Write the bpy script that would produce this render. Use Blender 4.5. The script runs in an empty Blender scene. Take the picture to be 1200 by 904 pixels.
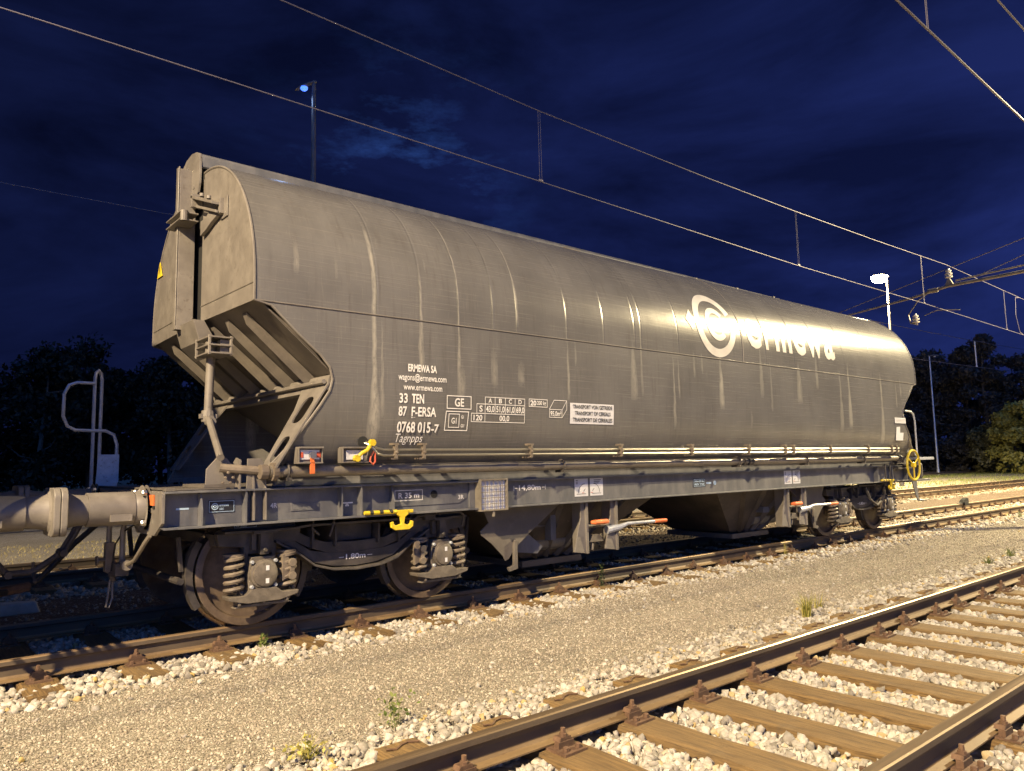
import bpy, bmesh, math, random
import numpy as np
from mathutils import Vector, Matrix

random.seed(7)
rng = np.random.default_rng(11)
R = math.radians
scene = bpy.context.scene
col = scene.collection

# ------------------------------------------------------------------ camera
cam_d = bpy.data.cameras.new('camera'); cam = bpy.data.objects.new('camera', cam_d); col.objects.link(cam)
cam_d.sensor_width = 36.0; cam_d.lens = 36.0 * 880.3 / 1200.0
cam_d.clip_end = 3000; cam_d.clip_start = 0.05
_r = Vector((0.7639612, -0.64497534, -0.01923771)); _u = Vector((-0.05276986, -0.09216327, 0.99434465)); _f = Vector((0.64310079, 0.75862556, 0.10444442))
cam.matrix_world = Matrix(((_r.x, _u.x, -_f.x, -1.6597), (_r.y, _u.y, -_f.y, -7.3418), (_r.z, _u.z, -_f.z, 1.3216), (0, 0, 0, 1)))
scene.camera = cam

# ------------------------------------------------------------------ exposure
vs = scene.view_settings
vs.view_transform = 'Standard'; vs.look = 'None'; vs.gamma = 1.0; vs.use_curve_mapping = False
vs.exposure = 3.0
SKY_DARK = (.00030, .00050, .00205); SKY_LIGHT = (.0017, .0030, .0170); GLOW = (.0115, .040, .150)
scene.cycles.diffuse_bounces = 2

# ------------------------------------------------------------------ night sky
world = bpy.data.worlds.new("World"); scene.world = world; world.use_nodes = True
wt = world.node_tree; wn = wt.nodes; wl = wt.links; wn.clear()
out = wn.new('ShaderNodeOutputWorld'); bg = wn.new('ShaderNodeBackground')
sky = wn.new('ShaderNodeTexSky'); sky.sky_type = 'NISHITA'; sky.sun_disc = False
sky.sun_elevation = R(-4.0); sky.sun_rotation = R(215); sky.altitude = 300; sky.ozone_density = 4.0
def wmath(op, a, b=None, c=None, clamp=False):
    n = wn.new('ShaderNodeMath'); n.operation = op; n.use_clamp = clamp
    for k, x in enumerate((a, b, c)):
        if x is None: continue
        if isinstance(x, (int, float)): n.inputs[k].default_value = x
        else: wl.new(x, n.inputs[k])
    return n.outputs[0]
def wmix(kind, fac, a, b):
    n = wn.new('ShaderNodeMix'); n.data_type = 'RGBA'; n.blend_type = kind
    for k, x in (('Factor', fac), ('A', a), ('B', b)):
        if isinstance(x, (int, float)): n.inputs[k].default_value = x
        elif isinstance(x, tuple): n.inputs[k].default_value = (*x, 1)
        else: wl.new(x, n.inputs[k])
    return n.outputs['Result']
geo = wn.new('ShaderNodeTexCoord')
nrm = wn.new('ShaderNodeVectorMath'); nrm.operation = 'NORMALIZE'; wl.new(geo.outputs['Generated'], nrm.inputs[0])
spx = wn.new('ShaderNodeSeparateXYZ'); wl.new(nrm.outputs[0], spx.inputs[0])
# clouds: drawn out noise over the dome, low ones stretched along the horizon
mp = wn.new('ShaderNodeMapping'); mp.inputs['Scale'].default_value = (1.0, 1.0, 2.8); mp.inputs['Location'].default_value = (3.1, .7, .2); wl.new(nrm.outputs[0], mp.inputs['Vector'])
nz = wn.new('ShaderNodeTexNoise'); nz.inputs['Scale'].default_value = 2.4; nz.inputs['Detail'].default_value = 8; nz.inputs['Roughness'].default_value = 0.6; nz.inputs['Distortion'].default_value = .4; wl.new(mp.outputs[0], nz.inputs['Vector'])
nz2 = wn.new('ShaderNodeTexNoise'); nz2.inputs['Scale'].default_value = 9; nz2.inputs['Detail'].default_value = 7; nz2.inputs['Roughness'].default_value = 0.7; wl.new(mp.outputs[0], nz2.inputs['Vector'])
# deep blue of late dusk, a bit lighter and more violet low towards +x
right = wmath('MULTIPLY_ADD', spx.outputs[0], .5, .5, clamp=True)
low = wmath('SUBTRACT', 1.0, wmath('ABSOLUTE', spx.outputs[2]), clamp=True)
k = wmath('MULTIPLY', wmath('POWER', right, 2.2), wmath('POWER', low, .9))
base = wmix('MIX', k, SKY_DARK, SKY_LIGHT)
cl = wn.new('ShaderNodeMapRange'); cl.inputs['From Min'].default_value = .36; cl.inputs['From Max'].default_value = .66; cl.inputs['To Min'].default_value = .42; cl.inputs['To Max'].default_value = 1.3; wl.new(nz.outputs['Fac'], cl.inputs['Value'])
base = wmix('MULTIPLY', 1.0, base, wmix('MIX', 0.0, (1, 1, 1), (1, 1, 1)))
vs_ = wn.new('ShaderNodeVectorMath'); vs_.operation = 'SCALE'; wl.new(base, vs_.inputs[0]); wl.new(cl.outputs[0], vs_.inputs['Scale'])
# a rift with brighter ragged wisps low in the sky straight beyond the lamp post
def lobe(az, el, p):
    d = Vector((math.cos(R(az))*math.cos(R(el)), math.sin(R(az))*math.cos(R(el)), math.sin(R(el))))
    n = wn.new('ShaderNodeVectorMath'); n.operation = 'DOT_PRODUCT'; wl.new(nrm.outputs[0], n.inputs[0]); n.inputs[1].default_value = d
    return wmath('POWER', wmath('MAXIMUM', n.outputs['Value'], 0.0), p)
w2 = wn.new('ShaderNodeMapRange'); w2.inputs['From Min'].default_value = .50; w2.inputs['From Max'].default_value = .72; wl.new(nz2.outputs['Fac'], w2.inputs['Value'])
wisp = wmath('MULTIPLY', lobe(58, 21, 160), w2.outputs[0])
c1 = wmix('ADD', 1.0, vs_.outputs[0], wmix('MULTIPLY', 1.0, wmix('MIX', wisp, (0, 0, 0), (.0016, .0050, .019)), (1, 1, 1)))
# dusk glow still standing in the west, behind the photographer
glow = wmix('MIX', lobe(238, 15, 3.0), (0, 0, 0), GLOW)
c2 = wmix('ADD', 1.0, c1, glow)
nish = wn.new('ShaderNodeVectorMath'); nish.operation = 'SCALE'; nish.inputs['Scale'].default_value = .008; wl.new(sky.outputs[0], nish.inputs[0])
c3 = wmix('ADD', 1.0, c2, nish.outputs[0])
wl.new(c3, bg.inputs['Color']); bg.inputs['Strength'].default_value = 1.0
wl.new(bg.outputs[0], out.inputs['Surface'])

# ------------------------------------------------------------------ lamp light settings (posts are built further down)
WARM = (1.0, 0.78, 0.42)
YARD_LAMPS = [((-11.0, -8.2, 10.9), 4500, (1.0, 0.77, 0.465)), ((25.6, -7.8, 11.6), 5700, (1.0, 0.805, 0.455))]
FAR_LAMP_POWER = 5200
BLUE_LAMP_POWER = 4

# ================================================================== helpers
class MB:
    def __init__(s): s.v = []; s.f = []; s.m = []
    def add(s, vs_, fs, mi=0):
        b = len(s.v); s.v += [tuple(p) for p in vs_]; s.f += [tuple(i + b for i in f) for f in fs]; s.m += [mi] * len(fs); return s
    def box(s, a, b, mi=0):
        x0, x1 = sorted((a[0], b[0])); y0, y1 = sorted((a[1], b[1])); z0, z1 = sorted((a[2], b[2]))
        v = [(x0,y0,z0),(x1,y0,z0),(x1,y1,z0),(x0,y1,z0),(x0,y0,z1),(x1,y0,z1),(x1,y1,z1),(x0,y1,z1)]
        return s.add(v, [(0,3,2,1),(4,5,6,7),(0,1,5,4),(1,2,6,5),(2,3,7,6),(3,0,4,7)], mi)
    def prism(s, poly, axis, a, b, mi=0):
        # poly: 2D points in the plane normal to axis (x:(y,z), y:(x,z), z:(x,y))
        def P(p, t):
            return (t, p[0], p[1]) if axis == 'x' else ((p[0], t, p[1]) if axis == 'y' else (p[0], p[1], t))
        n = len(poly); v = [P(p, a) for p in poly] + [P(p, b) for p in poly]
        fs = [tuple(range(n))[::-1], tuple(range(n, 2*n))] + [(i, (i+1) % n, (i+1) % n + n, i + n) for i in range(n)]
        return s.add(v, fs, mi)
    def tube(s, pts, r, n=8, mi=0, caps=True):
        pts = [Vector(p) for p in pts]; rr = r if isinstance(r, (list, tuple)) else [r] * len(pts)
        rings = []; up = None
        for i, p in enumerate(pts):
            if i == 0: t = (pts[1] - p)
            elif i == len(pts) - 1: t = (p - pts[i-1])
            else: t = (pts[i+1] - p).normalized() + (p - pts[i-1]).normalized()
            t.normalize()
            if up is None:
                up = Vector((0,0,1)) if abs(t.z) < .9 else Vector((1,0,0))
            a = (up - t * up.dot(t)).normalized(); b = t.cross(a); up = a
            rings.append([p + (a * math.cos(2*math.pi*k/n) + b * math.sin(2*math.pi*k/n)) * rr[i] for k in range(n)])
        v = [q for ring in rings for q in ring]; fs = []
        for i in range(len(pts)-1):
            for k in range(n):
                fs.append((i*n+k, i*n+(k+1) % n, (i+1)*n+(k+1) % n, (i+1)*n+k))
        if caps: fs += [tuple(range(n))[::-1], tuple(range((len(pts)-1)*n, len(pts)*n))]
        return s.add(v, fs, mi)
    def lathe(s, prof, c, axis='y', n=32, mi=0, close=False):
        # prof: list of (t along axis, radius)
        v = []; m = len(prof)
        for k in range(n):
            a = 2*math.pi*k/n; ca, sa = math.cos(a), math.sin(a)
            for t, r in prof:
                if axis == 'y': v.append((c[0] + r*ca, c[1] + t, c[2] + r*sa))
                elif axis == 'x': v.append((c[0] + t, c[1] + r*ca, c[2] + r*sa))
                else: v.append((c[0] + r*ca, c[1] + r*sa, c[2] + t))
        fs = []
        for k in range(n):
            k2 = (k+1) % n
            for i in range(m-1): fs.append((k*m+i, k*m+i+1, k2*m+i+1, k2*m+i))
            if close: fs.append((k*m+m-1, k*m, k2*m, k2*m+m-1))
        return s.add(v, fs, mi)
    def bolt(s, c, axis='y', r=.018, h=.02, mi=0):
        sg = 1 if h > 0 else -1
        return s.lathe([(0, r), (h*.7, r), (h, r*.7), (h, 0.0005)], c, axis, 6, mi)
    def build(s, name, mats, parent=None, smooth=False, bevel=0.0, loc=None, ang=35):
        me = bpy.data.meshes.new(name); me.from_pydata(s.v, [], s.f)
        mats = mats if isinstance(mats, (list, tuple)) else [mats]
        for m in mats: me.materials.append(m)
        if len(mats) > 1: me.polygons.foreach_set('material_index', s.m)
        bm = bmesh.new(); bm.from_mesh(me); bmesh.ops.recalc_face_normals(bm, faces=bm.faces); bm.to_mesh(me); bm.free()
        if smooth:
            me.polygons.foreach_set('use_smooth', [True]*len(me.polygons))
            bm = bmesh.new(); bm.from_mesh(me)
            for e in bm.edges:
                if len(e.link_faces) == 2 and e.calc_face_angle(0) > R(ang): e.smooth = False
            bm.to_mesh(me); bm.free()
        o = bpy.data.objects.new(name, me); col.objects.link(o)
        if loc is not None: o.location = loc
        if parent is not None: o.parent = parent
        if bevel > 0:
            bv = o.modifiers.new('bevel', 'BEVEL'); bv.width = bevel; bv.segments = 2; bv.limit_method = 'ANGLE'; bv.angle_limit = R(40)
        return o

def arc(cx, cy, r, a0, a1, n):
    return [(cx + r*math.cos(R(a0 + (a1-a0)*i/n)), cy + r*math.sin(R(a0 + (a1-a0)*i/n))) for i in range(n+1)]

def tag(o, label=None, cat=None, group=None, kind=None):
    if label: o['label'] = label
    if cat: o['category'] = cat
    if group: o['group'] = group
    if kind: o['kind'] = kind
    return o
def empty(name, loc=(0,0,0), rz=0.0):
    o = bpy.data.objects.new(name, None); col.objects.link(o); o.location = loc; o.rotation_euler = (0,0,rz); o.empty_display_size = .3
    return o
def copy_tree(o, parent=None):
    c = o.copy(); col.objects.link(c); c.parent = parent
    for ch in [k for k in o.children]: copy_tree(ch, c)
    return c

# ================================================================== materials
def new_mat(name):
    m = bpy.data.materials.new(name); m.use_nodes = True
    return m, m.node_tree, m.node_tree.nodes['Principled BSDF']
def mth(nt, op, a, b=None, c=None, clamp=False):
    n = nt.nodes.new('ShaderNodeMath'); n.operation = op; n.use_clamp = clamp
    for i, x in enumerate((a, b, c)):
        if x is None: continue
        if isinstance(x, (int, float)): n.inputs[i].default_value = x
        else: nt.links.new(x, n.inputs[i])
    return n.outputs[0]
def noise(nt, vec, scale, detail=4, rough=.6, sc=None):
    if sc is not None:
        mp = nt.nodes.new('ShaderNodeMapping'); mp.inputs['Scale'].default_value = sc; nt.links.new(vec, mp.inputs['Vector']); vec = mp.outputs[0]
    n = nt.nodes.new('ShaderNodeTexNoise'); n.inputs['Scale'].default_value = scale; n.inputs['Detail'].default_value = detail; n.inputs['Roughness'].default_value = rough
    nt.links.new(vec, n.inputs['Vector']); return n.outputs['Fac']
def rgbmix(nt, fac, a, b):
    n = nt.nodes.new('ShaderNodeMix'); n.data_type = 'RGBA'
    for k, x in (('Factor', fac), ('A', a), ('B', b)):
        if isinstance(x, (int, float)): n.inputs[k].default_value = x
        elif isinstance(x, tuple): n.inputs[k].default_value = (*x, 1)
        else: nt.links.new(x, n.inputs[k])
    return n.outputs['Result']
def ramp(nt, fac, p0, p1):
    n = nt.nodes.new('ShaderNodeMapRange'); n.inputs['From Min'].default_value = p0; n.inputs['From Max'].default_value = p1
    n.interpolation_type = 'SMOOTHSTEP'; nt.links.new(fac, n.inputs['Value']); return n.outputs[0]
def texco(nt): return nt.nodes.new('ShaderNodeTexCoord').outputs['Object']

def grimy(name, c1, c2, rough=.5, scale=6, sc=(1,1,1), metal=0.0, bump=.15, dirt=None, bscale=None, spec=.5, lo=.35, hi=.7):
    m, nt, p = new_mat(name); v = texco(nt)
    f = ramp(nt, noise(nt, v, scale, 6, .65, sc), lo, hi)
    c = rgbmix(nt, f, c1, c2)
    if dirt:
        f2 = ramp(nt, noise(nt, v, scale*4.3, 5, .7, sc), .56, .74); c = rgbmix(nt, mth(nt, 'MULTIPLY', f2, .8), c, dirt)
    nt.links.new(c, p.inputs['Base Color'])
    rr = mth(nt, 'MULTIPLY_ADD', noise(nt, v, scale*2, 4, .6, sc), .3, rough - .15); nt.links.new(rr, p.inputs['Roughness'])
    p.inputs['Metallic'].default_value = metal; p.inputs['Specular IOR Level'].default_value = spec
    if bump > 0:
        b = nt.nodes.new('ShaderNodeBump'); b.inputs['Strength'].default_value = bump; b.inputs['Distance'].default_value = .01
        nt.links.new(noise(nt, v, bscale or scale*8, 5, .7), b.inputs['Height']); nt.links.new(b.outputs[0], p.inputs['Normal'])
    return m
def plain(name, c, rough=.5, metal=0.0, emis=None, es=0):
    m, nt, p = new_mat(name); v = texco(nt)
    f = noise(nt, v, 25, 3, .6)
    nt.links.new(rgbmix(nt, f, tuple(x*.85 for x in c), tuple(min(1, x*1.12) for x in c)), p.inputs['Base Color'])
    p.inputs['Roughness'].default_value = rough; p.inputs['Metallic'].default_value = metal
    if emis: p.inputs['Emission Color'].default_value = (*emis, 1); p.inputs['Emission Strength'].default_value = es
    return m

# painted body with weld lines, brushed rain marks and chalky run-off streaks
def body_paint():
    m, nt, p = new_mat('wagon_paint'); v = texco(nt)
    sep = nt.nodes.new('ShaderNodeSeparateXYZ'); nt.links.new(v, sep.inputs[0]); X, Y, Z = sep.outputs
    base = rgbmix(nt, ramp(nt, noise(nt, v, 1.6, 6, .6, (1, 1, .6)), .3, .7), (.122, .118, .114), (.162, .157, .150))
    hor = noise(nt, v, 3.0, 5, .7, (.35, 14, 26))                 # long horizontal brush marks
    base = rgbmix(nt, mth(nt, 'MULTIPLY', ramp(nt, hor, .45, .75), .34), base, (.205, .188, .165))
    fine = noise(nt, v, 8.0, 6, .75, (11, 1, .55))                # fine vertical rain marks
    base = rgbmix(nt, mth(nt, 'MULTIPLY', ramp(nt, fine, .54, .76), .42), base, (.32, .30, .26))
    dk = noise(nt, v, 5.0, 5, .6, (6, 1, .4))
    base = rgbmix(nt, mth(nt, 'MULTIPLY', ramp(nt, dk, .52, .76), .45), base, (.085, .075, .068))
    # runs: (x, half width, top z, bottom z, strength)
    runs = [(1.72,.050,3.55,1.52,.75),(1.80,.018,2.62,1.75,.4),(2.22,.026,3.2,2.15,.55),(2.66,.018,3.9,2.05,.6),(2.68,.04,2.3,1.95,.45),(3.42,.015,3.7,2.75,.6),(3.10,.035,2.45,2.1,.45),
            (3.46,.04,2.35,2.12,.5),(4.15,.016,2.65,2.0,.5),(4.27,.012,2.62,2.4,.5),(5.25,.05,2.72,2.05,.38),(5.40,.018,3.4,2.1,.3),(6.02,.022,2.6,1.72,.5),(6.12,.012,2.6,2.1,.4),
            (7.05,.045,2.68,2.0,.6),(6.46,.018,2.7,2.4,.35),(6.63,.018,2.7,2.45,.3),(8.05,.04,2.9,2.2,.35),(8.3,.02,2.7,2.0,.3),(9.1,.06,2.75,2.15,.4),(9.65,.03,2.9,2.4,.35),(10.4,.05,2.7,1.75,.45),
            (10.7,.05,2.85,1.8,.6),(11.9,.06,2.75,1.55,.62),(12.5,.02,2.65,2.2,.4),(12.7,.02,2.7,2.4,.4),(0.98,.02,3.25,2.95,.45),(1.35,.012,3.1,2.95,.5),(2.3,.01,3.3,3.18,.4),(7.75,.02,1.95,1.75,.5)]
    wob = noise(nt, v, 6, 3, .5, (.6, .6, 1.2)); wx = mth(nt, 'ADD', X, mth(nt, 'MULTIPLY_ADD', wob, .03, -.015))
    brk = ramp(nt, noise(nt, v, 16, 6, .75, (2.6, 1, .8)), .34, .58)
    acc = None
    for x, w, zt, zb, s in runs:
        d = mth(nt, 'ABSOLUTE', mth(nt, 'SUBTRACT', wx, x))
        t = ramp(nt, Z, zb - .02, zb + .12); t2 = ramp(nt, Z, zt + .1, zt - .25)
        # widen towards the lower end as on run-off stains
        wid = mth(nt, 'MULTIPLY_ADD', ramp(nt, Z, zb + .7, zb + .2), w*.8, w*.5)
        a = mth(nt, 'SUBTRACT', 1.0, mth(nt, 'DIVIDE', d, wid), clamp=True)
        a = mth(nt, 'POWER', a, .6)
        a = mth(nt, 'MULTIPLY', mth(nt, 'MULTIPLY', a, mth(nt, 'MULTIPLY', t, t2)), s)
        acc = a if acc is None else mth(nt, 'MAXIMUM', acc, a)
    acc = mth(nt, 'MULTIPLY', acc, mth(nt, 'MULTIPLY_ADD', brk, .75, .25))
    base = rgbmix(nt, mth(nt, 'MULTIPLY', acc, .92, clamp=True), base, (.44, .41, .34))
    nt.links.new(base, p.inputs['Base Color'])
    rg = mth(nt, 'ADD', mth(nt, 'MULTIPLY_ADD', hor, .10, .215), mth(nt, 'MULTIPLY', acc, .35))
    nt.links.new(rg, p.inputs['Roughness'])
    p.inputs['Specular IOR Level'].default_value = .36; p.inputs['Metallic'].default_value = .08
    # weld seams and slightly buckled sheets
    wel = None
    for x in [1.75, 2.22, 2.66, 3.1, 3.42, 4.15, 4.75, 5.3, 5.42, 6.15, 7.62, 8.2, 9.0, 9.7, 10.6, 11.6]:
        d = mth(nt, 'SUBTRACT', 1.0, mth(nt, 'DIVIDE', mth(nt, 'ABSOLUTE', mth(nt, 'SUBTRACT', X, x)), .018 if x != 7.62 else .03), clamp=True)
        wel = d if wel is None else mth(nt, 'MAXIMUM', wel, d)
    wel = mth(nt, 'MULTIPLY', wel, ramp(nt, Z, 2.66, 2.72))
    h = mth(nt, 'ADD', mth(nt, 'MULTIPLY', hor, .16), mth(nt, 'MULTIPLY', wel, -.7))
    h = mth(nt, 'ADD', h, mth(nt, 'MULTIPLY', noise(nt, v, 1.3, 2, .4, (1.4, 1, .7)), 1.2))
    b = nt.nodes.new('ShaderNodeBump'); b.inputs['Strength'].default_value = .35; b.inputs['Distance'].default_value = .012
    nt.links.new(h, b.inputs['Height']); nt.links.new(b.outputs[0], p.inputs['Normal'])
    return m

M = {}
M['body'] = body_paint()
M['paint'] = grimy('weathered_taupe_paint', (.150,.135,.118), (.205,.186,.162), .45, 4, dirt=(.10,.085,.07), bump=.08)
M['frame'] = grimy('underframe_paint', (.105,.108,.116), (.165,.163,.165), .5, 3, (2.5,1,1), dirt=(.10,.09,.08), bump=.1)
M['slope'] = grimy('shade_darkened_slope_paint', (.095,.084,.073), (.15,.132,.11), .55, 3, dirt=(.08,.07,.06), bump=.08)  # colour taken slightly darker for the deep shade under the sloped ends
M['hopper'] = grimy('dusty_shaded_hopper', (.040,.034,.030), (.085,.070,.058), .75, 3, dirt=(.13,.10,.08), bump=.1)  # base darkened for the shade under the frame, dust specks over it
M['dark'] = grimy('running_gear_grime', (.040,.036,.035), (.090,.078,.068), .62, 7, dirt=(.10,.07,.045), bump=.3)
M['spring'] = grimy('dusty_spring_steel', (.13,.105,.08), (.20,.165,.125), .6, 9, bump=.2)
M['boxpaint'] = grimy('axle_box_dust', (.10,.085,.068), (.17,.145,.115), .6, 9, dirt=(.05,.04,.03), bump=.2)
M['wheel'] = grimy('brown_wheel_steel', (.085,.062,.045), (.16,.118,.082), .5, 8, dirt=(.05,.036,.028), bump=.15)
M['tread'] = grimy('worn_tread_steel', (.20,.165,.13), (.30,.25,.19), .3, 10, metal=.8, bump=.05)
M['black'] = plain('black_rubber', (.02,.02,.02), .6)
M['void'] = plain('shade_and_stop_black', (.012,.012,.012), .9)  # near-black stands for shade inside slot and holes; also the dark stop
M['galv'] = grimy('galvanised_tube', (.46,.49,.54), (.60,.63,.67), .42, 9, metal=.45, dirt=(.20,.13,.09), bump=.08)
M['pipe'] = grimy('glossy_pipe_paint', (.22,.195,.155), (.30,.265,.21), .36, 5, metal=.3, bump=.04, dirt=(.12,.10,.08))
M['steel'] = plain('bright_steel', (.55,.53,.48), .3, .9)
M['yellow'] = grimy('yellow_paint', (.62,.46,.02), (.75,.57,.04), .4, 9, dirt=(.25,.17,.03), bump=.05)
M['orange'] = grimy('chalky_orange_paint', (.60,.13,.03), (.78,.20,.05), .6, 14, dirt=(.35,.12,.05), bump=.05)
M['red'] = plain('faded_red_paint', (.55,.10,.05), .5)
M['white'] = grimy('white_lettering', (.72,.70,.66), (.85,.83,.80), .5, 14, bump=0, dirt=(.55,.50,.44))
M['logo'] = grimy('white_logo_film', (.58,.55,.49), (.66,.63,.56), .42, 5, bump=0, dirt=(.50,.46,.40))
M['label'] = plain('pale_label', (.66,.66,.68), .5)
M['ink'] = plain('black_ink', (.02,.02,.022), .6)
M['plate'] = plain('blackened_plate', (.022,.024,.03), .5)
M['cyan'] = plain('pale_blue_print', (.45,.60,.75), .5)
M['wood'] = grimy('creosoted_wood', (.125,.072,.026), (.30,.19,.075), .75, 3.0, (1.6, 1, 1), bump=.0, dirt=(.07,.04,.018))
M['rust'] = grimy('rusty_rail', (.135,.088,.042), (.225,.155,.080), .62, 5, (.3,1,1), bump=.1, dirt=(.09,.045,.02))
M['web'] = grimy('dark_rail_web', (.075,.055,.038), (.12,.090,.058), .7, 5, (.3,1,1), bump=.1)
M['railtop'] = grimy('dull_rail_head', (.24,.165,.095), (.34,.24,.14), .50, 4, (.15,6,6), metal=.4, bump=.03)
M['railshine'] = grimy('worn_rail_head', (.20,.145,.09), (.30,.22,.14), .40, 4, (.1,9,9), metal=.7, bump=.02)
M['fasten'] = grimy('rusty_fastening', (.085,.047,.028), (.155,.090,.052), .8, 20, bump=.25)
M['wire'] = plain('overhead_copper', (.19,.175,.20), .5, .3)
M['ins'] = plain('glazed_insulator', (.55,.52,.44), .2)
M['post'] = grimy('lamp_post_paint', (.09,.085,.085), (.14,.13,.125), .5, 3, bump=.02)
M['conc'] = grimy('old_concrete', (.42,.39,.33), (.55,.51,.43), .85, 9, bump=.3)

# wood gets long grain and cracks along y (the sleepers lie across the track)
def wood_grain(m):
    nt = m.node_tree; p = nt.nodes['Principled BSDF']; v = texco(nt)
    g = noise(nt, v, 22, 6, .7, (3.2, .16, 3.2)); g2 = noise(nt, v, 60, 4, .7, (2.2, .10, 2.2))
    oi = nt.nodes.new('ShaderNodeObjectInfo').outputs['Random']
    c = rgbmix(nt, ramp(nt, g, .3, .7), (.066, .036, .012), (.235, .145, .050))
    c = rgbmix(nt, mth(nt, 'MULTIPLY', ramp(nt, g2, .56, .66), .9), c, (.028, .015, .008))
    c = rgbmix(nt, mth(nt, 'MULTIPLY', ramp(nt, noise(nt, v, 5, 5, .7), .55, .75), .6), c, (.075, .055, .035))
    c = rgbmix(nt, mth(nt, 'MULTIPLY', oi, .35), c, (.20, .145, .080))
    nt.links.new(c, p.inputs['Base Color'])
    b = nt.nodes.new('ShaderNodeBump'); b.inputs['Strength'].default_value = .6; b.inputs['Distance'].default_value = .012
    nt.links.new(mth(nt, 'ADD', g, mth(nt, 'MULTIPLY', ramp(nt, g2, .6, .72), -.7)), b.inputs['Height']); nt.links.new(b.outputs[0], p.inputs['Normal'])
wood_grain(M['wood'])

def stone_mat(name, cols, rough=.85):
    m, nt, p = new_mat(name); v = texco(nt)
    g = nt.nodes.new('ShaderNodeNewGeometry').outputs['Random Per Island']
    r = nt.nodes.new('ShaderNodeValToRGB'); r.color_ramp.interpolation = 'LINEAR'
    es = r.color_ramp.elements
    while len(es) < len(cols): es.new(.5)
    for i, (pos, c) in enumerate(cols): es[i].position = pos; es[i].color = (*c, 1)
    nt.links.new(g, r.inputs['Fac'])
    f = ramp(nt, noise(nt, v, 45, 5, .7), .35, .7)
    n = nt.nodes.new('ShaderNodeMix'); n.data_type = 'RGBA'; n.blend_type = 'MULTIPLY'; n.inputs['Factor'].default_value = 1
    nt.links.new(r.outputs[0], n.inputs['A']); nt.links.new(rgbmix(nt, f, (.78,.74,.68), (1,1,1)), n.inputs['B'])
    nt.links.new(n.outputs['Result'], p.inputs['Base Color']); p.inputs['Roughness'].default_value = rough
    b = nt.nodes.new('ShaderNodeBump'); b.inputs['Strength'].default_value = .5; b.inputs['Distance'].default_value = .006
    nt.links.new(noise(nt, v, 90, 4, .7), b.inputs['Height']); nt.links.new(b.outputs[0], p.inputs['Normal'])
    return m
M['stone'] = stone_mat('limestone_ballast', [(0,(.20,.185,.165)),(.25,(.35,.33,.30)),(.6,(.47,.45,.41)),(.88,(.60,.58,.54)),(.965,(.44,.36,.22)),(1,(.50,.36,.13))])
M['stone_old'] = stone_mat('dusty_ballast', [(0,(.22,.18,.14)),(.4,(.36,.31,.24)),(.8,(.50,.45,.37)),(1,(.30,.24,.16))])
M['chip'] = stone_mat('fine_gravel', [(0,(.20,.175,.14)),(.35,(.34,.30,.245)),(.7,(.45,.40,.33)),(.93,(.58,.54,.46)),(1,(.66,.62,.54))])

def gravel_ground(name, c1, c2, c3, sc=95, patch=(.12,.10,.05), pamt=.35, bs=.9):
    m, nt, p = new_mat(name); v = texco(nt)
    vo = nt.nodes.new('ShaderNodeTexVoronoi'); vo.inputs['Scale'].default_value = sc; nt.links.new(v, vo.inputs['Vector'])
    hs = nt.nodes.new('ShaderNodeSeparateColor'); nt.links.new(vo.outputs['Color'], hs.inputs[0])
    c = rgbmix(nt, hs.outputs[0], c1, c2)
    c = rgbmix(nt, mth(nt, 'GREATER_THAN', hs.outputs[1], .9), c, c3)
    big = ramp(nt, noise(nt, v, .9, 6, .65), .35, .7)
    c = rgbmix(nt, mth(nt, 'MULTIPLY', big, .35), c, tuple(x*.62 for x in c1))
    pt = ramp(nt, noise(nt, v, 2.3, 6, .7), .60, .72)
    c = rgbmix(nt, mth(nt, 'MULTIPLY', pt, pamt), c, patch)
    nt.links.new(c, p.inputs['Base Color']); p.inputs['Roughness'].default_value = .92; p.inputs['Specular IOR Level'].default_value = .25
    b = nt.nodes.new('ShaderNodeBump'); b.inputs['Strength'].default_value = bs; b.inputs['Distance'].default_value = .012
    h = mth(nt, 'ADD', mth(nt, 'MULTIPLY', vo.outputs['Distance'], -1.2), mth(nt, 'MULTIPLY', noise(nt, v, 40, 4, .7), .8))
    nt.links.new(h, b.inputs['Height']); nt.links.new(b.outputs[0], p.inputs['Normal'])
    return m
M['path'] = gravel_ground('gravel_path', (.20,.178,.138), (.38,.345,.275), (.58,.54,.46), pamt=.5)
M['bed'] = gravel_ground('ballast_bed', (.16,.135,.10), (.30,.26,.20), (.40,.36,.30), 30, pamt=.2)
M['brown'] = gravel_ground('brown_cinders', (.095,.062,.042), (.16,.115,.078), (.34,.30,.25), 60, pamt=.2)
M['ground'] = gravel_ground('yard_ground', (.20,.175,.12), (.32,.28,.20), (.42,.38,.30), 14, patch=(.09,.10,.03), pamt=.6)

# ================================================================== ground sheets
def sheet(name, x0, x1, y0, y1, z, mat, nx=1, ny=1, amp=0.0):
    mb = MB(); v = []; f = []
    for j in range(ny+1):
        for i in range(nx+1):
            x = x0 + (x1-x0)*i/nx; y = y0 + (y1-y0)*j/ny
            dz = 0
            if amp: dz = amp*(math.sin(x*1.7+y*.9)*.5 + math.sin(x*.63-y*2.1+1.3)*.6 + math.sin(x*4.3+y*3.1)*.25)
            v.append((x, y, z+dz))
    for j in range(ny):
        for i in range(nx):
            a = j*(nx+1)+i; f.append((a, a+1, a+nx+2, a+nx+1))
    mb.add(v, f); o = mb.build(name, mat, smooth=True); return tag(o, kind='structure')
sheet('ground', -400, 900, -300, 900, -.30, M['ground'])
sheet('ballast_bed', -30, 160, -7.6, -3.0, -.225, M['bed'])
sheet('ballast_bed', -30, 160, -1.75, 1.7, -.229, M['bed'])
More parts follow.
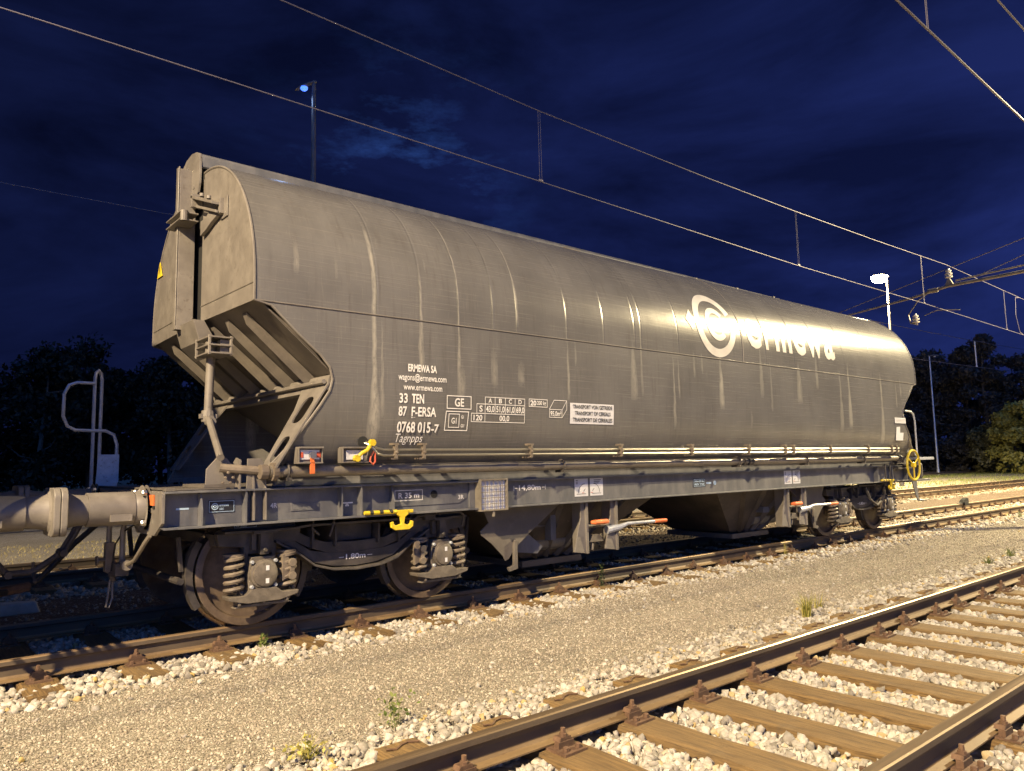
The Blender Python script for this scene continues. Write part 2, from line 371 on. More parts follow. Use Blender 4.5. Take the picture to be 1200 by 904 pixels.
sheet('ballast_bed', -30, 160, 3.6, 7.6, -.229, M['bed'])
sheet('gravel_path', -30, 160, -3.52, -1.18, -.192, M['path'], 480, 36, .006)
sheet('gravel_path', -30, 160, 1.55, 3.75, -.212, M['brown'], 120, 6, .008)
sheet('gravel_path', -30, 160, 7.5, 15.5, -.222, M['path'], 120, 8, .01)
sheet('gravel_path', -60, 160, -30, -7.5, -.222, M['path'], 60, 20, .01)

# ================================================================== stones (uncountable: stuff)
PHI = (1+5**.5)/2
ICO_V = np.array([(-1,PHI,0),(1,PHI,0),(-1,-PHI,0),(1,-PHI,0),(0,-1,PHI),(0,1,PHI),(0,-1,-PHI),(0,1,-PHI),(PHI,0,-1),(PHI,0,1),(-PHI,0,-1),(-PHI,0,1)])/math.hypot(1,PHI)
ICO_F = np.array([(0,11,5),(0,5,1),(0,1,7),(0,7,10),(0,10,11),(1,5,9),(5,11,4),(11,10,2),(10,7,6),(7,1,8),(3,9,4),(3,4,2),(3,2,6),(3,6,8),(3,8,9),(4,9,5),(2,4,11),(6,2,10),(8,6,7),(9,8,1)])
OCT_V = np.array([(1,0,0),(-1,0,0),(0,1,0),(0,-1,0),(0,0,1),(0,0,-1)], float)
OCT_F = np.array([(0,2,4),(2,1,4),(1,3,4),(3,0,4),(2,0,5),(1,2,5),(3,1,5),(0,3,5)])
def rock_mesh(name, P, S, mat, ico=True, jitter=.48):
    BV, BF = (ICO_V, ICO_F) if ico else (OCT_V, OCT_F)
    n = len(P); nv = len(BV)
    sc = S[:, None] * rng.uniform(.65, 1.25, (n, 3)) * np.array([1, 1, .85])
    V = BV[None] * (1 + rng.normal(0, jitter*.6, (n, nv, 1))) + rng.normal(0, jitter*.25, (n, nv, 3))
    V = np.sign(V)*np.abs(V)**.72; V *= sc[:, None, :]
    qn = rng.normal(size=(n, 4)); qn /= np.linalg.norm(qn, axis=1)[:, None]
    w, x, y, z = qn.T
    Rm = np.stack([1-2*(y*y+z*z), 2*(x*y-z*w), 2*(x*z+y*w), 2*(x*y+z*w), 1-2*(x*x+z*z), 2*(y*z-x*w), 2*(x*z-y*w), 2*(y*z+x*w), 1-2*(x*x+y*y)], 1).reshape(n, 3, 3)
    V = np.einsum('nij,nkj->nki', Rm, V) + P[:, None, :]
    F = (BF[None] + (np.arange(n)*nv)[:, None, None]).reshape(-1, 3)
    me = bpy.data.meshes.new(name); me.vertices.add(n*nv); me.vertices.foreach_set('co', V.reshape(-1).astype(np.float32))
    me.loops.add(len(F)*3); me.loops.foreach_set('vertex_index', F.reshape(-1).astype(np.int32))
    me.polygons.add(len(F)); me.polygons.foreach_set('loop_start', (np.arange(len(F))*3).astype(np.int32))
    me.update(calc_edges=True); me.materials.append(mat)
    o = bpy.data.objects.new(name, me); col.objects.link(o); tag(o, kind='stuff'); return o
def scatter(x0, x1, y0, y1, dens):
    n = int((x1-x0)*(y1-y0)*dens); return np.stack([rng.uniform(x0, x1, n), rng.uniform(y0, y1, n)], 1)

FS0, FSP = .5613, .614          # sleeper phase and pitch of the front track
WS0, WSP = -.02, .65            # ... of the wagon's track
SLH = .125                      # half width of a sleeper
def off_sleepers(P, s0, sp, yc, keep=.04, half=1.3):
    d = np.abs(((P[:,0]-s0)/sp + .5) % 1 - .5)*sp
    on = (d < SLH + .012) & (np.abs(P[:,1]-yc) < half)
    for yr in (yc-.75, yc+.75): on |= (np.abs(P[:,1]-yr) < .072)
    on &= ~((P[:,1] > -1.32) & (P[:,1] < -1.0) & (rng.random(len(P)) < .55)) | (yc != 0)
    return ~on | ((rng.random(len(P)) < keep) & (np.abs(P[:,1]-yc-.75) > .10) & (np.abs(P[:,1]-yc+.75) > .10))
def ballast_for(name, yc, s0, sp, bands, mat, zmid, zsh, edge):
    PP = []; SS = []
    for x0, x1, dens, size in bands:
        for layer in range(2):
            p = scatter(x0, x1, yc-1.85, yc+1.85, dens*(1.0 if layer == 0 else .75)); p = p[off_sleepers(p, s0, sp, yc, .03 if layer else 0)]
            a = np.abs(p[:,1]-yc)
            e = edge + rng.normal(0, .13, len(p)); k = (a < e); p = p[k]; a = a[k]
            z = np.where(a < .95, zmid, zsh) + rng.uniform(-.012, .012, len(p)) + layer*size*.55 - .012
            PP.append(np.column_stack([p, z])); SS.append(size*rng.uniform(.62, 1.25, len(p)))
    o = rock_mesh(name, np.concatenate(PP), np.concatenate(SS), mat); return o
ballast_for('ballast', -5.0, FS0, FSP, [(-2.5, 6.5, 820, .0245), (6.5, 14, 480, .029), (14, 34, 160, .038)], M['stone'], -.206, -.200, 1.55)
ballast_for('ballast', 0.0, WS0, WSP, [(-3.0, 8, 700, .026), (8, 16, 360, .031), (16, 46, 130, .040)], M['stone'], -.200, -.188, 1.33)
ballast_for('ballast', 5.3, .1, .62, [(-3, 20, 150, .038), (20, 46, 60, .05)], M['stone_old'], -.225, -.225, 1.9)
# loose chips over the walkway and stones strayed from the ballast
P = scatter(-1.5, 7, -3.6, -1.1, 3200); P2 = scatter(7, 22, -3.5, -1.1, 700)
Z = lambda p: .006*(np.sin(p[:,0]*1.7+p[:,1]*.9)*.5 + np.sin(p[:,0]*.63-p[:,1]*2.1+1.3)*.6 + np.sin(p[:,0]*4.3+p[:,1]*3.1)*.25)
rock_mesh('loose_gravel', np.concatenate([np.column_stack([P, -.190+Z(P)]), np.column_stack([P2, -.188+Z(P2)])]),
          np.concatenate([.003+.010*rng.random(len(P))**2.2, rng.uniform(.006, .013, len(P2))]), M['chip'], ico=False)
P = scatter(-2.5, 24, -3.7, -1.05, 75)
dd = np.minimum(np.abs(P[:,1]+1.15), np.abs(P[:,1]+3.5)); k = rng.random(len(P)) < .05 + .95*np.exp(-dd/.16); P = P[k]
rock_mesh('strayed_stones', np.column_stack([P, -.184+Z(P)]), rng.uniform(.008, .024, len(P)), M['stone'])
P = scatter(-3, 22, 1.5, 3.8, 60)
rock_mesh('strayed_stones', np.column_stack([P, np.full(len(P), -.205)]), rng.uniform(.008, .025, len(P)), M['stone_old'])

# ================================================================== track
RAILP = [(-.0335,-.008),(-.026,-.001),(.026,-.001),(.0335,-.008),(.034,-.036),(.012,-.05),(.0075,-.07),(.0075,-.115),(.016,-.132),(.0625,-.141),(.0625,-.149),
         (-.0625,-.149),(-.0625,-.141),(-.016,-.132),(-.0075,-.115),(-.0075,-.07),(-.012,-.05),(-.034,-.036)]
def rail(y, label, x0=-30, x1=150, top='railtop', group=None):
    mb = MB(); n = len(RAILP); xs = [x0 + (x1-x0)*i/60 for i in range(61)]
    v = [(x, yy, zz) for x in xs for yy, zz in RAILP]; mb.v = v
    for i in range(60):
        for k in range(n):
            mb.f.append((i*n+k, i*n+(k+1) % n, (i+1)*n+(k+1) % n, (i+1)*n+k))
            mb.m.append(1 if k in (0,1,2) else (2 if k in (5,6,7,14,15,16,4,17) else 0))
    o = mb.build('rail', [M['rust'], M[top], M['web']], loc=(0, y, 0))
    return tag(o, label, 'rail', group)
rail(-5.75, 'nearest rail, brown topped, cutting the bottom right corner of the gravel', top='railshine')
rail(-4.25, 'long rail with a shiny worn head, between white ballast and the gravel walkway', top='railshine')
rail(-.75, 'near rail under the wheels facing the gravel walkway, ochre side')
rail(.75, 'far rail of the wagon track, in the dark behind the near wheels')
rail(4.55, 'closer rail of the empty track just behind the wagon', top='railtop')
rail(6.05, 'farther rail of the empty track just behind the wagon', top='railtop')
rail(17.4, 'reddish near rail of the track before the trees', x0=-60, x1=200)
rail(18.9, 'reddish far rail of the track before the trees', x0=-60, x1=200)

def fastening_mesh():
    mb = MB()
    mb.box((-.08,-.18,-.165),(.08,.18,-.150))
    for s in (-1, 1):
        mb.box((-.055, s*.070,-.152),(.055, s*.105,-.118))
        mb.prism([(-.045, -.120), (.045, -.120), (.034, -.098), (-.034, -.098)], 'y', s*.045, s*.10)
        mb.lathe([(0,.021),(.028,.021),(.030,.014),(.055,.013),(.057,.001)], (0, s*.080, -.112), 'z', 8)
        for dx in (-.045, .045):
            mb.lathe([(0,.017),(.02,.017),(.024,.010),(.024,.001)], (dx, s*.145, -.150), 'z', 6)
    return mb
fm = fastening_mesh()
def make_sleeper(yc, straps):
    root = empty('sleeper', (0, yc, 0))
    mb = MB(); L = 1.3; n = 14
    # slightly irregular hewn beam
    v = []
    for i in range(n+1):
        y = -L + 2*L*i/n; j = [random.uniform(-.010,.010) for _ in range(4)]
        v += [(-SLH+j[0], y, -.325), (SLH+j[1], y, -.325), (SLH+j[2], y, -.168+j[3]*.6), (SLH-.02, y, -.163+j[3]*.4), (-SLH+.02, y, -.163-j[2]*.4), (-SLH+j[1], y, -.168-j[0]*.6)]
    f = []
    for i in range(n):
        for k in range(6): f.append((i*6+k, i*6+(k+1) % 6, (i+1)*6+(k+1) % 6, (i+1)*6+k))
    f += [(0,1,2,3,4,5), tuple(n*6+k for k in (5,4,3,2,1,0))]
    mb.add(v, f); mb.build('timber', M['wood'], root)
    for s in (-1, 1):
        o = fm.build('rail_fastening', M['fasten'], root, loc=(0, s*.75, 0))
    if straps:
        mb = MB(); mb.tube([(-.10, 1.22, -.155), (-.05, 1.20, -.157), (0, 1.235, -.155), (.05, 1.25, -.157), (.10, 1.21, -.155)], .006, 5)
        mb.build('end_strap', M['fasten'], root)
    return root
def lay(yc, s0, sp, x0, x1, group, words, straps=False):
    proto = None; i0 = math.ceil((x0-s0)/sp); i1 = math.floor((x1-s0)/sp)
    for i in range(i0, i1+1):
        x = s0 + sp*i
        if proto is None: proto = make_sleeper(yc, straps); o = proto
        else: o = copy_tree(proto)
        o.location = (x + random.uniform(-.012,.012), yc + random.uniform(-.03,.03), 0); o.rotation_euler.z = random.uniform(-.012,.012)
        tag(o, words, 'sleeper', group)
lay(-5.0, FS0, FSP, -.8, 34, 'sleepers of the front track', 'brown timber sleeper crossing the white ballast of the front track', True)
lay(0.0, WS0, WSP, -2.9, 46, 'sleepers of the wagon track', 'dark timber sleeper under the rails that carry the wagon')
lay(5.3, .1, .62, -3.0, 42, 'sleepers of the track behind', 'weathered timber sleeper of the empty track behind the wagon')

# ================================================================== the hopper wagon
wag = empty('hopper_wagon', (0,0,0))
tag(wag, 'long grey-taupe bogie hopper wagon with rounded roof and white lettering, on the middle track', 'freight wagon')
XL, XR = .62, 13.40          # body ends
HR = 13.72                   # right headstock
LO_L = [(2.69,.62),(2.66,.76),(2.45,.99),(2.28,1.20),(2.18,1.285),(2.08,1.31),(1.98,1.285),(1.85,1.20),(1.35,.835),(1.20,.74)]
def xl(z):
    for (za, xa), (zb, xb) in zip(LO_L, LO_L[1:]):
        if za >= z >= zb: return xa + (xb-xa)*(za-z)/(za-zb)
    return .62 if z > 2.69 else .74
def xr(z): return XR - (xl(z)-XL)*(1.0 if z > 2.0 else .62 + .38*max(0,(z-1.2)/.8))
arcpts = [(-.15-1.3*math.cos(R(a)), 2.86+1.3*math.sin(R(a))) for a in np.linspace(0, 90, 31)]
upper = [(-1.45,2.69)] + arcpts
lower = [(-1.45,2.69),(-1.452,2.66),(-1.456,2.45),(-1.457,2.28),(-1.457,2.18),(-1.456,2.08),(-1.455,1.98),(-1.45,1.85),(-1.44,1.74),(-1.425,1.64),(-1.395,1.54),(-1.355,1.45),(-1.30,1.37),(-1.245,1.31),(-1.21,1.25),(-1.20,1.20)]
def skin(prof, fl, fr, nx, sgn):
    mb = MB(); v = []; m = len(prof)
    for y, z in prof:
        a, b = fl(z), fr(z)
        for i in range(nx+1): v.append((a+(b-a)*i/nx, y*sgn, z))
    f = []
    for j in range(m-1):
        for i in range(nx):
            q = j*(nx+1)+i; f.append((q, q+1, q+nx+2, q+nx+1))
    mb.add(v, f); return mb
body = MB()
for s in (1, -1):
    a = skin(upper, lambda z: XL, lambda z: XR, 30, s); body.add(a.v, a.f)
    a = skin(lower, xl, xr, 30, s); body.add(a.v, a.f)
body.box((XL,-.15,4.10),(XR,.15,4.158))
bodyo = body.build('body', M['body'], wag, smooth=True, ang=28)

# seam bead and end rims
mb = MB()
for s in (-1, 1):
    mb.tube([(XL, s*1.453, 2.69),(XR, s*1.453, 2.69)], .007, 6)
    mb.tube([(XL, y*-s, z) for y, z in upper], .011, 6); mb.tube([(XR, y*-s, z) for y, z in upper], .011, 6)
    mb.tube([(xl(z), y*-s, z) for y, z in lower], .011, 6); mb.tube([(xr(z), y*-s, z) for y, z in lower], .011, 6)
mb.build('seam_bead', M['paint'], bodyo, smooth=True)
# raised hoop on the roof skin
mb = MB()
for x in (7.62,):
    mb.tube([(x, y-.001, z) for y, z in upper], .007, 6)
mb.build('hoop', M['paint'], bodyo, smooth=True)

# end walls: two panels and the slot between them
def end_panels(x, d):
    mb = MB()
    near = [(-.13, 2.715)] + [(-1.45, 2.69)] + arcpts + [(-.13, 4.158)]
    mb.prism([(y, z) for y, z in near], 'x', x, x + d*.012)
    far = [(-y, z) for y, z in near]; far = [(max(y, .20) if abs(y) < .3 else y, z) for y, z in far]
    mb.prism(far, 'x', x, x + d*.012)
    mb.tube([(x-.002*d, -.13, 2.86), (x-.002*d, -1.45, 2.84)], .005, 5)
    mb.tube([(x-.002*d, .25, 2.86), (x-.002*d, 1.45, 2.84)], .005, 5)
    return mb
end_panels(XL, 1).build('end_panel', M['paint'], wag)
end_panels(XR, -1).build('end_panel', M['paint'], wag)
mb = MB(); mb.box((XL+.05,-.13,2.75),(XL+.06,.22,4.10)); mb.build('slot_backing', M['void'], wag)  # black sheet standing for the shade in the slot
# post on the end wall (channel section proud of the wall)
mb = MB()
mb.box((.455,.09,2.66),(.467,.175,4.27)); mb.box((.467,.09,2.66),(.618,.102,4.25)); mb.box((.467,.163,2.66),(.618,.175,4.25))
mb.tube([(.455,.092,2.7),(.455,.092,4.25)], .007, 5)
mb.build('end_post', M['paint'], wag, bevel=.004)
# roof flap hood: arched shell along the ridge with an end cheek
hoodp = [(-.12,4.27),(-.12,4.38)] + arc(.17, 4.20, .32, 146, 30, 12) + [(.50, 4.27)]
hoodp = [(-.125,4.265),(-.13,4.36),(-.10,4.395),(-.04,4.42),(.05,4.435),(.15,4.435),(.25,4.41),(.35,4.36),(.43,4.28),(.48,4.18)]
inn = [(y+.012 if y < .1 else y-.012, z-.012) for y, z in hoodp][::-1]
mb = MB(); mb.prism(hoodp + inn, 'x', .60, 11.05); mb.v = [(x, y, z - .03 - .075*(x-.6)/10.4) for x, y, z in mb.v]; hood = mb.build('loading_flap', M['frame'], wag, smooth=True)
mb = MB(); mb.prism([(.42,4.27),(.375,4.37),(.27,4.41),(.11,4.425),(-.03,4.40),(-.12,4.36),(-.135,4.27),(-.14,4.16),(-.13,4.06),(-.10,3.98),(-.04,3.93),(-.02,3.87),(.06,3.86),(.12,3.92),(.30,3.93),(.36,4.10)], 'x', .575, .595)
mb.prism([(.19,3.95),(.235,3.95),(.235,4.30),(.19,4.30)], 'x', .558, .574)
for k_ in range(9): mb.bolt((.558,.21,3.98+.036*k_), 'x', .008, -.007)
mb.lathe([(-.006,.001),(-.006,.02),(0,.02)], (.575,.02,4.06), 'x', 10)
mb.build('flap_cheek', M['paint'], hood, bevel=.004)
for x in np.linspace(1.4, 10.8, 9):
    mb = MB(); mb.box((x,-.12,4.16),(x+.04,.0,4.30)); mb.build('flap_prop', M['slope'], hood)
for x, l, h_ in ((5.35,.30,.075),(9.3,.12,.06),(9.7,.2,.05),(8.75,.08,.06)):
    mb = MB(); mb.box((x,-.24,4.16),(x+l,-.08,4.165+h_)); mb.box((x+.02,-.22,4.165+h_),(x+l-.02,-.10,4.18+h_)); mb.build('roof_fitting', M['spring'], bodyo)
# latch arms on the end wall under the hood
mb = MB()
mb.prism([(-.12,3.925),(-.72,3.70),(-.72,3.675),(-.12,3.895)], 'x', .50, .60); mb.prism([(-.12,3.84),(-.72,3.625),(-.72,3.60),(-.12,3.815)], 'x', .54, .56)
mb.box((.50,-.17,3.80),(.60,-.13,3.93)); mb.box((.57,-.74,3.60),(.61,-.69,3.74)); mb.box((.606,-.82,3.56),(.616,-.66,3.75))
for y, z in ((-.30,3.87),(-.50,3.79)): mb.lathe([(0,.022),(.03,.022),(.03,.001)], (.55,y,z), 'z', 8)
mb.build('latch_arm', M['paint'], wag, bevel=.003)
mb = MB(); mb.prism([(-.20,3.66),(-.34,3.66),(-.50,3.72),(-.62,3.70),(-.64,3.60),(-.50,3.58),(-.34,3.54),(-.20,3.52)], 'x', .575, .612)
mb.box((.40,-.16,3.735),(.57,.28,3.748)); mb.box((.40,-.16,3.665),(.57,.28,3.678)); mb.lathe([(0,.035),(.10,.035),(.10,.001)], (.44,-.15,3.655), 'z', 12)
mb.build('hinge_arm', M['paint'], wag, bevel=.003)
# yellow warning triangle on the far half
mb = MB(); mb.prism([(1.14,3.42),(1.32,3.42),(1.23,3.59)], 'x', .606, .612); wt_ = mb.build('warning_triangle', M['yellow'], wag)
mb = MB(); mb.prism([(1.215,3.55),(1.245,3.51),(1.23,3.51),(1.245,3.455),(1.215,3.50),(1.23,3.50)], 'x', .603, .606); mb.build('flash_mark', M['ink'], wt_)

# slope sheets under both ends, with stiffening ribs, cross beam and braces
def end_under(flip):
    def X(x): return x if not flip else XL + XR - x
    mb = MB()
    def quad(a, b, c, d): mb.add([(X(p[0]), p[1], p[2]) for p in (a, b, c, d)], [(0,1,2,3)])
    quad((.64,-1.43,2.72),(.64,1.43,2.72),(1.36,1.43,2.12),(1.36,-1.43,2.12))
    quad((1.36,-1.43,2.12),(1.36,1.43,2.12),(3.05,1.1,.98),(3.05,-1.1,.98))
    for s in (-1, 1): quad((.66,s*1.43,2.70),(1.05,s*1.43,2.42),(1.33,s*1.41,2.13),(1.30,s*.98,2.17))
    o = mb.build('slope_sheet', M['slope'], wag)
    mb = MB()
    for y in (-1.02,-.60,-.22,.22,.60,1.02):
        w = .045
        pts = [(.70,y-w,2.66),(.70,y+w,2.66),(1.36,y+w,2.11),(1.36,y-w,2.11),(.72,y,2.56),(1.30,y,2.04)]
        mb = MB(); mb.add([(X(p[0]),p[1],p[2]) for p in pts], [(0,4,5,3),(1,2,5,4),(0,1,4),(3,5,2)]); mb.build('stiffening_rib', M['slope'], o)
    mb = MB()
    prof = [(1.26,1.99),(1.30,2.12),(1.36,2.14),(1.37,1.99)]
    mb.prism([(X(x), z) for x, z in prof], 'y', -1.43, 1.43); mb.tube([(X(1.25),-1.42,2.06),(X(1.25),1.42,2.06)], .022, 6)
    mb.build('cross_beam', M['paint'], wag)
    # end braces with two long holes each, leaning outwards towards the headstock
    for s in (-1, 1):
        t = Vector((X(.83)-X(1.29), 0, 1.33-2.05)); L = t.length; t.normalize()
        def Pt(u, w): return (X(1.29) + t.x*u, s*(1.435 - w), 2.05 + t.z*u)
        bm = bmesh.new()
        outer = [(0,0),(L,0),(L,.30),(L*.75,.33),(L*.30,.38),(.06,.48),(0,.54)]
        def hole(u0, u1, w0, w1, r=.035):
            p = []
            for cx, cy, a0 in ((u1-r, w1-r, 0), (u0+r, w1-r, 90), (u0+r, w0+r, 180), (u1-r, w0+r, 270)):
                for k in range(5): a = R(a0+90*k/4); p.append((cx+r*math.cos(a), cy+r*math.sin(a)))
            return p
        loops = [outer, hole(L*.16, L*.48, .085, .285, .075), hole(L*.64, L*.94, .07, .235, .065)]
        es = []
        for lp in loops:
            vs_ = [bm.verts.new(Pt(*q)) for q in lp]
            es += [bm.edges.new((vs_[i], vs_[(i+1) % len(vs_)])) for i in range(len(vs_))]
        r_ = bmesh.ops.triangle_fill(bm, use_beauty=True, use_dissolve=False, edges=es)
        me = bpy.data.meshes.new('brace_plate'); bm.to_mesh(me); bm.free(); me.materials.append(M['paint'])
        o = bpy.data.objects.new('brace_plate', me); col.objects.link(o); o.parent = wag
        sd = o.modifiers.new('solid', 'SOLIDIFY'); sd.thickness = .014; sd.offset = 0
end_under(False); end_under(True)

# operating shaft of the roof flap: foot of post, gearbox bracket, upright, joint, slanting shaft
mb = MB(); mb.prism([(.50,2.70),(.60,2.70),(.74,2.47),(.70,2.38),(.56,2.50)], 'y', -.30, .25)
mb.add([(.50,.26,2.70),(.50,.02,2.70),(.56,-.30,2.52),(.56,-.44,2.50),(.62,-.44,2.40),(.60,.0,2.50),(.60,.26,2.60)], [(0,1,2,3,4,5,6)])
mb.build('post_foot', M['paint'], wag, bevel=.004)
mb = MB()
for z in (2.33, 2.40, 2.47): mb.box((.49,-.78,z),(.70,-.40,z+.012))
for x, y in ((.50,-.765),(.50,-.425),(.685,-.765),(.685,-.425)): mb.tube([(x,y,2.32),(x,y,2.49)], .014, 6)
mb.box((.60,-.74,2.345),(.69,-.42,2.46)); mb.lathe([(0,.05),(.10,.05),(.12,.03),(.12,.001)], (.56,-.62,2.34), 'z', 12)
mb.build('gearbox_bracket', M['paint'], wag)
mb = MB(); mb.tube([(.60,-.50,2.36),(.59,-.495,1.84)], .038, 12); mb.build('upright_shaft', M['paint'], wag, smooth=True)
mb = MB(); J = Vector((.59,-.49,1.80)); K = Vector((.45,-1.24,1.42)); d = (K-J).normalized()
mb.tube([J - d*.02, K], .030, 10)
mb.build('slanting_shaft', M['paint'], wag, smooth=True)
mb = MB(); mb.lathe([(-.05,.001),(-.05,.055),(.0,.06),(.05,.055),(.05,.001)], J, 'z', 12); mb.box(J - Vector((.07,.03,.02)), J + Vector((.07,.03,.02))); mb.box(J - Vector((.03,.07,.04)), J + Vector((.03,.07,.0)))
mb.lathe([(-.03,.001),(-.03,.045),(.03,.045),(.03,.001)], J + Vector((0,-.06,-.05)), 'y', 10)
mb.build('universal_joint', M['paint'], wag)
# bearing plates on the solebar at the left
def bp(*a):
    m_ = MB(); m_.prism(*a); m_.build('bearing_plate', M['paint'], wag, bevel=.003)
bp([(.365,1.165),(.64,1.165),(.62,1.30),(.53,1.42),(.45,1.42),(.37,1.33)], 'y', -1.15, -1.135)
bp([(.655,1.165),(.82,1.165),(.82,1.30),(.78,1.41),(.66,1.41)], 'y', -1.262, -1.245)
bp([(-1.25,1.165),(-1.02,1.165),(-1.06,1.36),(-1.16,1.42),(-1.25,1.40)], 'x', .60, .615)
bp([(-1.30,.91),(-1.222,.91),(-1.222,1.36),(-1.26,1.36),(-1.30,1.10)], 'x', .70, .715)
bp([(-1.30,.91),(-1.222,.91),(-1.222,1.36),(-1.26,1.36),(-1.30,1.10)], 'x', .80, .812)
mb = MB(); mb.tube([(.46,-1.20,1.34),(.84,-1.32,1.30)], .035, 10); mb.lathe([(-.02,.001),(-.02,.075),(.02,.075),(.02,.001)], (.84,-1.36,1.30), 'x', 14); mb.lathe([(-.03,.001),(-.03,.06),(.03,.06),(.03,.001)], (.76,-1.34,1.30), 'x', 14)
for k in range(5): mb.bolt((.47+.02*k,-1.24,1.22+.04*(k % 3)), 'y', .012, -.02)
mb.build('shaft_joint', M['spring'], wag)

# ---- big operating tube along the side, with brackets
mb = MB(); mb.tube([(.80,-1.355,1.30),(7.55,-1.355,1.30)], .048, 16); mb.tube([(7.85,-1.355,1.30),(12.55,-1.355,1.30)], .046, 16); mb.tube([(7.5,-1.355,1.30),(7.9,-1.355,1.30)], .026, 10)
mb.build('operating_tube', M['pipe'], wag, smooth=True)
for x in (.95, 4.1, 7.47, 9.3, 11.2, 12.58):
    mb = MB(); mb.tube([(x,-1.355+.062*math.sin(a),1.30+.062*math.cos(a)) for a in np.linspace(0, 2*math.pi, 15)], .012, 5); mb.box((x-.02,-1.42,1.225),(x+.02,-1.28,1.25)); mb.build('tube_bracket', M['dark'], wag)
for x in (7.66, 7.78):
    mb = MB(); mb.lathe([(-.03,.02),(-.03,.05),(.03,.05),(.03,.02)], (x,-1.355,1.30), 'x', 12); mb.build('tube_coupling', M['dark'], wag)
# ---- two thin air lines above it
mb = MB()
for i, z in enumerate((1.475, 1.425)):
    y = -1.475
    mb.tube([(1.66-.015*i,-1.40,1.545-.01*i),(1.665,-1.45,1.54-.02*i),(1.69,y,1.51-.02*i),(1.74,y,z+.012),(1.80,y,z),(12.4,y,z)], .0105, 8)
mb.build('air_line', M['steel'], wag, smooth=True)
for x in (1.92, 2.22, 3.55, 4.95, 6.3, 7.6, 8.55, 8.78, 9.9, 11.2, 12.1, 12.3):
    mb = MB(); mb.box((x-.012,-1.50,1.395),(x+.012,-1.455,1.515)); mb.box((x-.03,-1.495,1.515),(x+.03,-1.42,1.535)); mb.box((x-.035,-1.47,1.385),(x+.035,-1.38,1.400)); mb.bolt((x,-1.50,1.45), 'y', .014, -.014); mb.build('line_clip', M['spring'], wag)
mb = MB(); mb.lathe([(0,.001),(0,.05),(.004,.05)], (1.63,-1.412,1.545), 'y', 14); mb.build('line_grommet', M['void'], bodyo)
# wall boxes for the valve levers
def lever_box(x0, x1, name):
    mb = MB(); mb.box((x0,-1.50,1.485),(x1,-1.40,1.500)); mb.box((x0,-1.48,1.37),(x0+.008,-1.38,1.49)); mb.box((x1-.008,-1.48,1.37),(x1,-1.38,1.49)); mb.box((x0,-1.455,1.37),(x1,-1.445,1.486)); mb.box((x0,-1.49,1.36),(x1,-1.38,1.372))
    return mb.build(name, M['paint'], wag, bevel=.003)
b1 = lever_box(1.0, 1.215, 'valve_box'); b2 = lever_box(1.40, 1.645, 'valve_box')
mb = MB(); mb.box((1.02,-1.464,1.395),(1.19,-1.457,1.475)); mb.box((1.44,-1.464,1.39),(1.60,-1.457,1.47)); mb.build('dial_plate', M['label'], b1)
mb = MB(); mb.prism([(1.10,1.42),(1.14,1.42),(1.135,1.37),(1.105,1.37)], 'y', -1.485, -1.47); mb.prism([(1.10,1.375),(1.14,1.375),(1.14,1.275),(1.10,1.275)], 'y', -1.49, -1.47); mb.build('valve_lever', M['orange'], b1, bevel=.003)
for a, b_ in ((1.02,1.045),(1.165,1.20)):
    mb = MB(); mb.box((a,-1.468,1.41),(b_,-1.462,1.455)); mb.build('dial_mark', M['red'], b1)
mb = MB(); mb.lathe([(-.03,.001),(-.03,.03),(0,.03),(0,.001)], (1.12,-1.468,1.43), 'y', 10); mb.build('lever_hub', M['steel'], b1)
mb = MB(); mb.tube([(1.525,-1.50,1.405),(1.56,-1.52,1.445),(1.61,-1.52,1.47),(1.655,-1.52,1.53)], .016, 8); mb.lathe([(-.02,.001),(-.02,.03),(.02,.03),(.02,.001)], (1.66,-1.52,1.535), 'y', 10); mb.lathe([(-.02,.001),(-.02,.03),(.02,.03),(.02,.001)], (1.52,-1.50,1.40), 'y', 10)
mb.build('valve_lever', M['yellow'], b2, smooth=True)
mb = MB(); mb.tube([(1.69,-1.49,1.46),(1.655,-1.5,1.41),(1.65,-1.5,1.37),(1.68,-1.5,1.345),(1.70,-1.5,1.37),(1.705,-1.49,1.45)], .008, 6); mb.build('pull_ring', M['red'], wag)

# ---- solebars, headstocks, deck
def solebar(s):
    mb = MB(); Y = lambda y: y*s
    mb.box((.0,Y(-1.215),.895),(2.92,Y(-1.225),1.150)); mb.box((2.92,Y(-1.215),.895),(11.6,Y(-1.250),1.152)); mb.box((11.6,Y(-1.215),.895),(HR,Y(-1.225),1.150))
    mb.box((.02,Y(-1.10),1.150),(HR,Y(-1.308),1.166)); mb.box((.12,Y(-1.10),.878),(HR-.12,Y(-1.308),.895))
    mb.prism([(.0,.895),(.12,.895),(.12,.878),(.02,.878)], 'y', Y(-1.22), Y(-1.30))
    return mb.build('solebar', M['frame'], wag, bevel=.002)
so = solebar(1); solebar(-1)
for x in (.635, 1.482, 1.674, 11.9, 12.5, 13.1):
    mb = MB(); mb.box((x,-1.30,.896),(x+.014,-1.226,1.149)); mb.build('stiffener', M['frame'], so)
for x in (.29, 2.006):
    mb = MB(); mb.prism([(-1.30,.896),(-1.226,.896),(-1.226,1.149),(-1.262,1.149),(-1.30,1.02)], 'x', x, x+.014); mb.build('stiffener', M['frame'], so)
mb = MB(); mb.prism([(2.02,.95),(2.80,.95),(2.90,1.0),(2.90,1.06),(2.80,1.12),(2.02,1.12)], 'y', -1.226, -1.232); mb.build('reinforcing_pad', M['frame'], so, bevel=.001); mb = MB(); mb.box((1.05,-1.232,.965),(1.30,-1.226,1.03)); mb.box((1.07,-1.234,.975),(1.11,-1.232,1.02)); mb.box((1.15,-1.234,.975),(1.19,-1.232,1.02)); mb.box((1.23,-1.234,.975),(1.27,-1.232,1.02))
